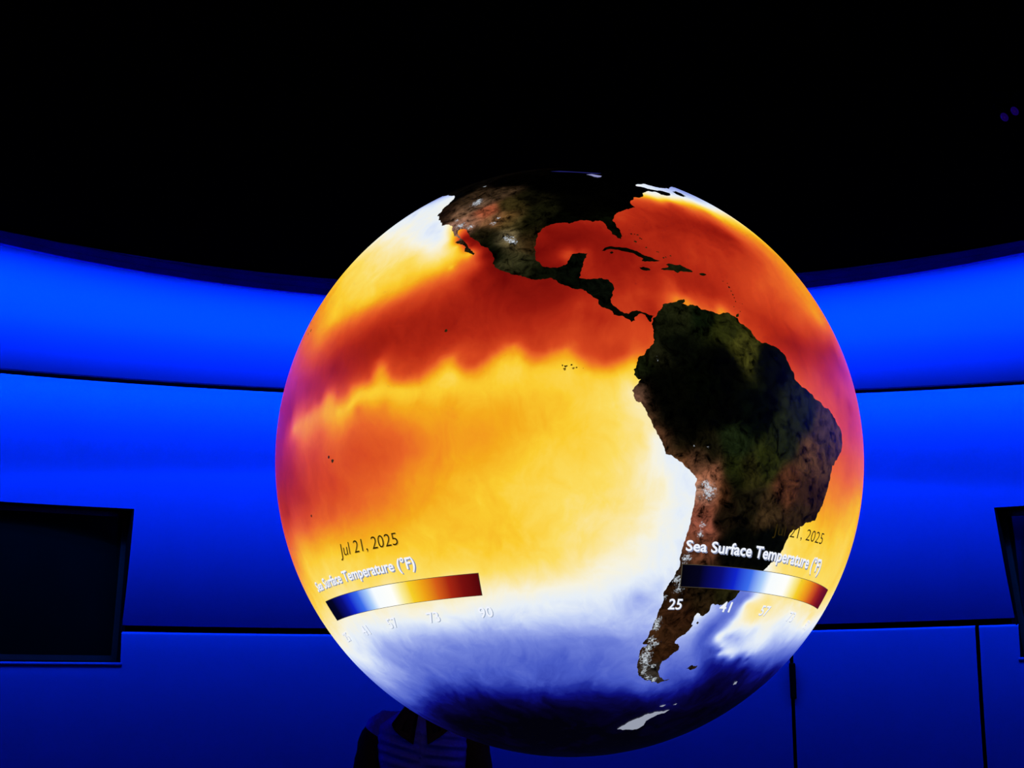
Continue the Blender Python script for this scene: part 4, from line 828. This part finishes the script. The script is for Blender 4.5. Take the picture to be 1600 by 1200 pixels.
# legend: two copies of colour bar, caption, date and scale figures, wrapped on the globe
BAR = [(0.0, (3, 3, 12)), (0.08, (4, 4, 30)), (0.18, (10, 14, 120)), (0.25, (16, 36, 200)), (0.33, (60, 110, 236)), (0.40, (170, 205, 250)), (0.445, (246, 252, 255)),
       (0.555, (255, 255, 250)), (0.61, (250, 236, 150)), (0.66, (246, 208, 40)), (0.73, (238, 160, 22)), (0.80, (212, 92, 24)), (0.86, (165, 38, 18)), (0.92, (120, 16, 14)), (1.0, (82, 6, 10))]
M_BAR, nt, b = new_mat('projected_color_bar')
b.inputs['Base Color'].default_value = (0.012, 0.012, 0.012, 1)
b.inputs['Roughness'].default_value = 0.36
ua_ = nt.nodes.new('ShaderNodeAttribute')
ua_.attribute_name = 'scale'
rp = ramp_node(nt, BAR)
nt.links.new(ua_.outputs['Fac'], rp.inputs['Fac'])
nt.links.new(rp.outputs['Color'], b.inputs['Emission Color'])
b.inputs['Emission Strength'].default_value = 1.0
M_BORDER = projected('projected_bar_edge', (78, 72, 58))
M_TEXT = projected('projected_white_text', (240, 244, 255))
M_TSHADE = projected('projected_text_shadow', (128, 138, 168))
M_FAINT = projected('projected_faint_shadow', (150, 165, 190))
M_DATE = projected('projected_date_text', (46, 35, 6))
M_DSHADE = projected('projected_date_shadow', (196, 150, 36))


def bil(q, u, v):
    q = np.array(q)
    bl, br, tl, tr = q
    u = np.asarray(u)[:, None]
    v = np.asarray(v)[:, None]
    return bl * (1 - u) * (1 - v) + br * u * (1 - v) + tl * (1 - u) * v + tr * u * v


def bar(q):
    nu, nv = 60, 5
    for nm, lo, hi, lift, mt in (('bar_edge', -0.003, 1.003, 0.0012, M_BORDER), ('color_bar', 0.0, 1.0, 0.0015, M_BAR)):
        vlo, vhi = (-0.022, 1.022) if nm == 'bar_edge' else (0, 1)
        u = np.repeat(np.linspace(lo, hi, nu), nv)
        v = np.tile(np.linspace(vlo, vhi, nv), nu)
        g = bil(q, u, v)
        fs = [(i * nv + j, (i + 1) * nv + j, (i + 1) * nv + j + 1, i * nv + j + 1) for i in range(nu - 1) for j in range(nv - 1)]
        me = mesh_from(nm, on_globe(g[:, 0], g[:, 1], lift), fs)
        if nm == 'color_bar':
            a = me.attributes.new('scale', 'FLOAT', 'POINT')
            a.data.foreach_set('value', u.astype(np.float32))
        link(nm, me, mt, globe)


def text_mesh(s, bold=0.0):
    cu = bpy.data.curves.new('text', 'FONT')
    cu.body = s
    cu.size = 1.0
    cu.resolution_u = 3
    cu.offset = bold
    o = bpy.data.objects.new('text', cu)
    COL.objects.link(o)
    dg = bpy.context.evaluated_depsgraph_get()
    me = o.evaluated_get(dg).to_mesh()
    v = np.array([(p.co.x, p.co.y) for p in me.vertices])
    f = [tuple(p.vertices) for p in me.polygons]
    o.evaluated_get(dg).to_mesh_clear()
    bpy.data.objects.remove(o)
    bpy.data.curves.remove(cu)
    return v, f


def wrap_text(name, s, q, face, shade, label, bold=0.01, du=0.0, dv=0.0, cap=0.73):
    v, f = text_mesh(s, bold)
    x0, x1 = v[:, 0].min(), v[:, 0].max()
    u, w = (v[:, 0] - x0) / (x1 - x0), v[:, 1] / cap
    root = None
    for nm, m_, lift, ou, ov in ((name, face, 0.0024, 0, 0), ('text_shadow', shade, 0.0020, du, dv)):
        if m_ is None:
            continue
        g = bil(q, u + ou, w + ov)
        me = mesh_from(nm, on_globe(g[:, 0], g[:, 1], lift), f)
        o = link(nm, me, m_, globe if root is None else root, smooth=False)
        if root is None:
            root = o
            o['label'] = label
    return root


for side in ('L', 'R'):
    bar(QUADS['bar' + side])
wrap_text('caption', 'Sea Surface Temperature (°F)', QUADS['capL'], M_TEXT, M_TSHADE, 'white caption on the left legend', 0.022, 0.007, -0.10)
wrap_text('caption', 'Sea Surface Temperature (°F)', QUADS['capR'], M_TEXT, M_TSHADE, 'white caption on the right legend', 0.022, 0.007, -0.10)
wrap_text('date_text', 'Jul 21, 2025', QUADS['dateL'], M_DATE, M_DSHADE, 'dark gold date above the left legend', -0.006, 0.010, -0.05)
dq = QUADS['dateR2025']
w = 16.2
dq = [[-26.3, -37.15 - w], [-26.3, -37.15], [-24.3, -37.25 - w], [-24.22, -37.24]]
wrap_text('date_text', 'Jul 21, 2025', dq, M_DATE, None, 'dark date above the right legend', -0.006, -0.012, 0.06)
for s, la, lo, first in (('25', -38.47, -158.83, 0), ('41', -38.6, -147.2, 0), ('57', -38.5, -136.2, 0), ('73', -38.75, -124.2, 0), ('90', -39.0, -111.7, 0),
                         ('25', -39.1, -71.9, 1), ('41', -39.3, -59.6, 0), ('57', -39.4, -47.6, 0), ('73', -39.7, -36.1, 0), ('90', -40.2, -23.6, 0)):
    hw = 1.5
    q = [[la - 0.98, lo - hw], [la - 0.98, lo + hw], [la + 0.98, lo - hw], [la + 0.98, lo + hw]]
    wrap_text('scale_number', s, q, M_TEXT, M_TSHADE if first else M_FAINT, 'scale figure %s under a colour bar' % s, 0.012, 0.05, -0.06)

# suspension: three thin steel wires from the crown to the ceiling
inv = ROT.transposed()
for k in range(3):
    a = 2 * math.pi * k / 3 + 0.5
    p0 = Vector((0.34 * math.cos(a), 0.34 * math.sin(a), math.sqrt(R * R - 0.34 ** 2) - 0.004))
    p1 = Vector((0.8 * math.cos(a), 0.8 * math.sin(a), 4.458 - GC.z))
    d = (p1 - p0).normalized()
    e1 = d.orthogonal().normalized()
    e2 = d.cross(e1)
    rings = [[inv @ (p + e1 * 0.0008 * math.cos(2 * math.pi * s / 6) + e2 * 0.0008 * math.sin(2 * math.pi * s / 6)) for s in range(6)] for p in (p0, p1)]
    v, f = loft(rings)
    link('suspension_wire', mesh_from('suspension_wire', v, f), M_STEEL, globe)

# ------------------------------------------------------------------ twin ceiling spot at the upper right
FIX = Vector((2.345, 2.17, 4.46))
spot = empty('ceiling_spotlight', FIX)
tag(spot, 'small black twin spotlight with two dim blue lenses under the dark ceiling', 'spotlight')
M_LENS = paint('dim_blue_lens', (0.02, 0.02, 0.1), 0.2, 0.0, 4.0, 0.5, (0.08, 0.0, 1.0), 0.05)
bevelled_box('mounting_plate', (0, 0, -0.012), (0.16, 0.06, 0.024), M_VOID, spot, 0.004)
bevelled_box('stem', (0, 0, -0.05), (0.02, 0.02, 0.07), M_VOID, spot, 0.003)
bevelled_box('yoke', (0, 0, -0.088), (0.17, 0.03, 0.02), M_VOID, spot, 0.004)
aim = (Vector(cam.location) - FIX)
aim.normalize()
side = aim.cross(Vector((0, 0, 1))).normalized()
upv = side.cross(aim)
for k, s in enumerate((-1, 1)):
    c = Vector((0, 0, -0.13)) - side * (0.025 * s) + upv * (0.011 * s)
    rings = []
    prof = [(0.022, -0.07), (0.027, -0.05), (0.027, 0.02), (0.026, 0.03)]
    axis = (aim + side * 0.25).normalized()
    e1 = axis.orthogonal().normalized()
    e2 = axis.cross(e1)
    for rr, t in prof:
        rings.append([c + axis * t + e1 * rr * math.cos(2 * math.pi * i / 16) + e2 * rr * math.sin(2 * math.pi * i / 16) for i in range(16)])
    v, f = loft(rings)
    body = link('lamp_head', mesh_from('lamp_head', v, f), M_VOID, spot)
    rings = []
    ex = (upv * 0.85 + side * 0.5).normalized()
    ey = axis.cross(ex).normalized()
    for rr, t in ((0.026, 0.031), (0.022, 0.036), (0.010, 0.040)):
        rings.append([c + axis * t + ex * rr * 0.98 * math.cos(2 * math.pi * i / 16) + ey * rr * 0.66 * math.sin(2 * math.pi * i / 16) for i in range(16)])
    v, f = loft(rings)
    link('lens', mesh_from('lens', v, f), M_LENS, body)

# ------------------------------------------------------------------ person standing behind the globe, seen below it
PX = Vector((-0.1649 - 0.382, -3.8142 + 5.70, 0.0))
person = empty('person', PX)
tag(person, 'person in a creased shirt coloured by blue light, with shade-coloured sleeves and open dark collar behind the globe', 'person')
M_SKIN = paint('skin', (0.12, 0.07, 0.05), 0.55, 0.08, 30.0, 0.3)
M_SHIRT = paint('blue_light_shirt', (0.03, 0.05, 0.85), 0.85, 0.12, 90.0, 0.1)  # blue wash of the room light put into the shirt colour
M_SLEEVE = paint('shaded_sleeve_dark_collar', (0.012, 0.012, 0.018), 0.9, 0.15, 90.0, 0.05)  # shade on the arms put into the sleeve colour; collar cloth is dark
M_TROUSER = paint('dark_trousers', (0.02, 0.02, 0.025), 0.9, 0.15, 90.0, 0.05)
M_HAIR = paint('dark_hair', (0.015, 0.011, 0.009), 0.6, 0.3, 140.0, 0.3)
M_SHOE = paint('black_shoe_leather', (0.01, 0.01, 0.01), 0.4, 0.1, 40.0, 0.4)
M_EYE = paint('eye', (0.6, 0.6, 0.6), 0.2, 0.02, 40.0, 0.5)
M_IRIS = paint('iris', (0.03, 0.02, 0.012), 0.2, 0.1, 90.0, 0.5)

# body: one skinned surface over a skeleton; it faces the viewer (-Y)
sk_v, sk_r, sk_e = [], [], []


def joint(p, r, prev=None):
    sk_v.append(p)
    sk_r.append(r if isinstance(r, tuple) else (r, r))
    if prev is not None:
        sk_e.append((prev, len(sk_v) - 1))
    return len(sk_v) - 1


pel = joint((0, 0.0, 0.93), (0.15, 0.10))
sp = joint((0, 0.0, 1.08), (0.135, 0.095), pel)
ch = joint((0, 0.0, 1.24), (0.155, 0.105), sp)
cl = joint((0, 0.005, 1.37), (0.10, 0.08), ch)
nk = joint((0, 0.0, 1.44), 0.056, cl)
nk2 = joint((0, -0.006, 1.495), 0.054, nk)
jaw = joint((0, -0.018, 1.545), (0.062, 0.072), nk2)
fc = joint((0, -0.012, 1.61), (0.074, 0.090), jaw)
cr = joint((0, -0.002, 1.665), (0.068, 0.084), fc)
for s in (-1, 1):
    sh = joint((0.170 * s, 0.01, 1.362), 0.052, cl)
    el = joint((0.232 * s, 0.03, 1.10), 0.042, sh)
    wr = joint((0.238 * s, -0.03, 0.86), 0.028, el)
    pa = joint((0.238 * s, -0.045, 0.79), (0.022, 0.034), wr)
    th1 = joint((0.222 * s, -0.083, 0.805), 0.012, pa)
    th2 = joint((0.216 * s, -0.103, 0.775), 0.010, th1)
    joint((0.215 * s, -0.110, 0.752), 0.009, th2)
    for k, ln in enumerate((0.078, 0.088, 0.082, 0.064)):
        yy = -0.078 + 0.0215 * k
        f1 = joint((0.238 * s, yy, 0.745), 0.0095, pa)
        f2 = joint((0.234 * s, yy - 0.004, 0.745 - ln * 0.5), 0.0088, f1)
        joint((0.224 * s, yy - 0.006, 0.745 - ln), 0.0075, f2)
    hp = joint((0.092 * s, 0.0, 0.86), 0.085, pel)
    kn = joint((0.10 * s, -0.01, 0.48), 0.056, hp)
    cf = joint((0.10 * s, 0.012, 0.34), 0.054, kn)
    an_ = joint((0.105 * s, 0.01, 0.09), 0.036, cf)
    joint((0.115 * s, -0.12, 0.04), 0.034, an_)
me = bpy.data.meshes.new('body')
me.from_pydata(sk_v, sk_e, [])
body = bpy.data.objects.new('body', me)
COL.objects.link(body)
mod = body.modifiers.new('skin', 'SKIN')
mod.use_smooth_shade = True
for i, d in enumerate(me.skin_vertices[0].data):
    d.radius = sk_r[i]
    d.use_root = (i == 0)
sub = body.modifiers.new('sub', 'SUBSURF')
sub.levels = sub.render_levels = 2
dg = bpy.context.evaluated_depsgraph_get()
baked = bpy.data.meshes.new_from_object(body.evaluated_get(dg))
bpy.data.objects.remove(body)
# sculpt the face on the baked surface: sockets, nose, lips
for vtx in baked.vertices:
    c = vtx.co
    if c.z > 1.50 and c.y < -0.03:
        c.y -= 0.024 * math.exp(-((c.x / 0.012) ** 2 + ((c.z - 1.590) / 0.018) ** 2))
        c.y -= 0.010 * math.exp(-((c.x / 0.009) ** 2 + ((c.z - 1.612) / 0.02) ** 2))
        c.y -= 0.006 * math.exp(-((c.x / 0.022) ** 2 + ((c.z - 1.556) / 0.007) ** 2))
        for s in (-1, 1):
            c.y += 0.010 * math.exp(-(((c.x - 0.031 * s) / 0.014) ** 2 + ((c.z - 1.622) / 0.010) ** 2))
baked.materials.clear()
body = link('body', baked, M_SKIN, person)
for s in (-1, 1):
    bm = bmesh.new()
    bmesh.ops.create_uvsphere(bm, u_segments=14, v_segments=10, radius=0.0115)
    for v_ in bm.verts:
        v_.co += Vector((0.031 * s, -0.083, 1.622))
    me = bpy.data.meshes.new('eye')
    bm.to_mesh(me)
    bm.free()
    eye = link('eye', me, M_EYE, person)
    rg = [[(0.031 * s + q * math.cos(i * math.pi / 5), -0.083 - d_, 1.622 + q * math.sin(i * math.pi / 5)) for i in range(10)] for q, d_ in ((0.0055, 0.0095), (0.004, 0.0115), (0.001, 0.012))]
    v, f = loft(rg)
    link('iris', mesh_from('iris', v, f), M_IRIS, eye)
    rg = []
    for t in range(7):
        q = 0.014 * math.sin(math.pi * (t + 0.4) / 6.9)
        rg.append([(0.078 * s + s * (0.002 + 0.006 * math.sin(math.pi * t / 6)) + 0.005 * math.cos(i * math.pi / 4) * s, 0.004 + q * math.sin(i * math.pi / 4), 1.582 + 0.0095 * t) for i in range(8)])
    v, f = loft(rg)
    link('ear', mesh_from('ear', v, f), M_SKIN, person)
# hair cap
rg = []
for i in range(9):
    t = i / 8
    z = 1.60 + 0.150 * t
    k = math.sqrt(max(0.02, 1 - max(0, (z - 1.655) / 0.098) ** 2)) if z > 1.655 else 1.0
    ring = []
    for j in range(24):
        th = 2 * math.pi * j / 24
        front = max(0.0, -math.sin(th))
        x, y = 0.085 * k * math.cos(th), 0.012 + 0.104 * k * math.sin(th)
        lift = 0.065 * front * (1 - t) + 0.006 * math.sin(5 * th)
        ring.append((x, y + 0.012 * front * (1 - t), min(z + lift, 1.752)))
    rg.append(ring)
v, f = loft(rg)
link('hair', mesh_from('hair', v, f), M_HAIR, person)

# shirt: lofted torso with drawn creases across the chest
prof = [(0.84, 0.180, 0.130), (0.92, 0.172, 0.124), (1.00, 0.166, 0.118), (1.08, 0.168, 0.118), (1.16, 0.178, 0.124), (1.24, 0.190, 0.130), (1.30, 0.196, 0.130), (1.345, 0.198, 0.122), (1.375, 0.192, 0.108), (1.398, 0.160, 0.092), (1.415, 0.122, 0.082), (1.432, 0.088, 0.075), (1.445, 0.071, 0.069)]


def shirt_at(z):
    for (z0, a0, b0), (z1, a1, b1) in zip(prof, prof[1:]):
        if z <= z1:
            t = (z - z0) / (z1 - z0)
            return a0 + (a1 - a0) * t, b0 + (b1 - b0) * t
    return prof[-1][1:]


rg = []
NZ, NA_ = 110, 96
for i in range(NZ):
    z = 0.84 + (1.444 - 0.84) * i / (NZ - 1)
    a, b_ = shirt_at(z)
    ring = []
    for j in range(NA_):
        th = 2 * math.pi * j / NA_
        cx, cy = math.cos(th), math.sin(th)
        ex = 2.6
        k = (abs(cx) ** ex + abs(cy) ** ex) ** (-1 / ex)
        x, y = a * k * cx, b_ * k * cy
        front = max(0.0, -cy)
        # creases fan out from the placket towards the armpits
        q = z - 1.30 - 0.28 * abs(x) * (1.0 if x < 0 else -0.35)
        env = math.exp(-((z - 1.275) / 0.075) ** 2) * min(1.0, abs(x) / 0.05) * front
        fold = 0.020 * math.sin(q * 150 + (0 if x < 0 else 1.3)) * env
        fold += 0.003 * math.sin(z * 60 + 6 * x * 10) * front
        # button placket
        fold += 0.004 * math.exp(-(x / 0.016) ** 2) * front
        ring.append((x, y - fold, z))
    rg.append(ring)
v, f = loft(rg, close_ends=False)
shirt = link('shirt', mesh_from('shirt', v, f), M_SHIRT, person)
for k in range(5):
    z = 1.34 - 0.095 * k
    a, b_ = shirt_at(z)
    rgb_ = [[(0.0055 * q * math.cos(i * math.pi / 4), -b_ - 0.006 - d_, z + 0.0055 * q * math.sin(i * math.pi / 4)) for i in range(8)] for q, d_ in ((1, 0.0), (1, 0.002), (0.6, 0.003))]
    v, f = loft(rgb_)
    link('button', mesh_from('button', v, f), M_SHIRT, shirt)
for s in (-1, 1):
    # sleeve
    path = [((0.085 * s, 0.003, 1.392), 0.036), ((0.172 * s, 0.006, 1.368), 0.066), ((0.212 * s, 0.015, 1.30), 0.067), ((0.236 * s, 0.024, 1.20), 0.062), ((0.246 * s, 0.03, 1.10), 0.056), ((0.248 * s, 0.01, 1.0), 0.049), ((0.245 * s, -0.028, 0.875), 0.038)]
    rg = []
    for i in range(len(path) - 1):
        for u in range(6):
            t = u / 6
            p0, r0 = path[i]
            p1, r1 = path[i + 1]
            p = Vector(p0).lerp(Vector(p1), t)
            rr = r0 + (r1 - r0) * t
            d = (Vector(p1) - Vector(p0)).normalized()
            ex = Vector((0, 1, 0)).cross(d).normalized()
            ey = d.cross(ex)
            rg.append([p + ex * rr * math.cos(2 * math.pi * j / 20) * (1 + 0.03 * math.sin(9 * t + 3 * j)) + ey * rr * math.sin(2 * math.pi * j / 20) for j in range(20)])
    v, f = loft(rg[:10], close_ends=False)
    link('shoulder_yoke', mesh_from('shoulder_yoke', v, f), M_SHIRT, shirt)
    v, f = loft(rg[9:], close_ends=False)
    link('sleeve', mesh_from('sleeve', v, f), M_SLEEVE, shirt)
    # open collar leaf
    vv, ff = [], []
    n = 14
    for i in range(n + 1):
        t = i / n
        th = math.radians(-90 + s * (12 + 150 * t))
        for rr, zz in ((0.066, 1.462), (0.078, 1.468), (0.104 + 0.042 * (1 - t), 1.418 - 0.085 * (1 - t) ** 2), (0.100 + 0.042 * (1 - t), 1.412 - 0.085 * (1 - t) ** 2)):
            x, y, z = rr * math.cos(th), rr * math.sin(th) * 0.98, zz - 0.030 * (1 - t)
            a, b_ = shirt_at(z)
            if y < 0 and z < 1.44 and abs(x) < a:      # lie on the chest, not inside it
                y = min(y, -b_ * (1 - (abs(x) / a) ** 2.6) ** (1 / 2.6) - (0.024 if rr > 0.09 else 0.012))
            vv.append((x, y, z))
    for i in range(n):
        b0 = 4 * i
        for q in range(4):
            w_ = (q + 1) % 4
            ff.append((b0 + q, b0 + w_, b0 + 4 + w_, b0 + 4 + q))
    ff.append((0, 1, 2, 3))
    ff.append((4 * n + 3, 4 * n + 2, 4 * n + 1, 4 * n))
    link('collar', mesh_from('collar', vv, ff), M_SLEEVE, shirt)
    # trouser leg
    rg = []
    for z, cx, cy, rr in ((0.94, 0.062, 0.0, 0.108), (0.84, 0.086, 0.0, 0.102), (0.70, 0.092, 0.0, 0.088), (0.50, 0.10, -0.005, 0.072), (0.34, 0.10, 0.006, 0.066), (0.20, 0.103, 0.008, 0.060), (0.055, 0.106, 0.0, 0.060)):
        rg.append([(cx * s + rr * math.cos(2 * math.pi * j / 20), cy + rr * 1.08 * math.sin(2 * math.pi * j / 20), z) for j in range(20)])
    v, f = loft(rg, close_ends=False)
    link('trouser_leg', mesh_from('trouser_leg', v, f), M_TROUSER, person)
    # shoe
    rg = []
    for y, w_, h in ((0.075, 0.020, 0.05), (0.06, 0.036, 0.075), (0.0, 0.042, 0.085), (-0.06, 0.044, 0.07), (-0.13, 0.048, 0.055), (-0.18, 0.038, 0.045), (-0.205, 0.015, 0.03)):
        rg.append([((0.11 + 0.0) * s + w_ * math.cos(2 * math.pi * j / 16), y, max(0.0, h * 0.5 + h * 0.55 * math.sin(2 * math.pi * j / 16))) for j in range(16)])
    v, f = loft(rg)
    link('shoe', mesh_from('shoe', v, f), M_SHOE, person)
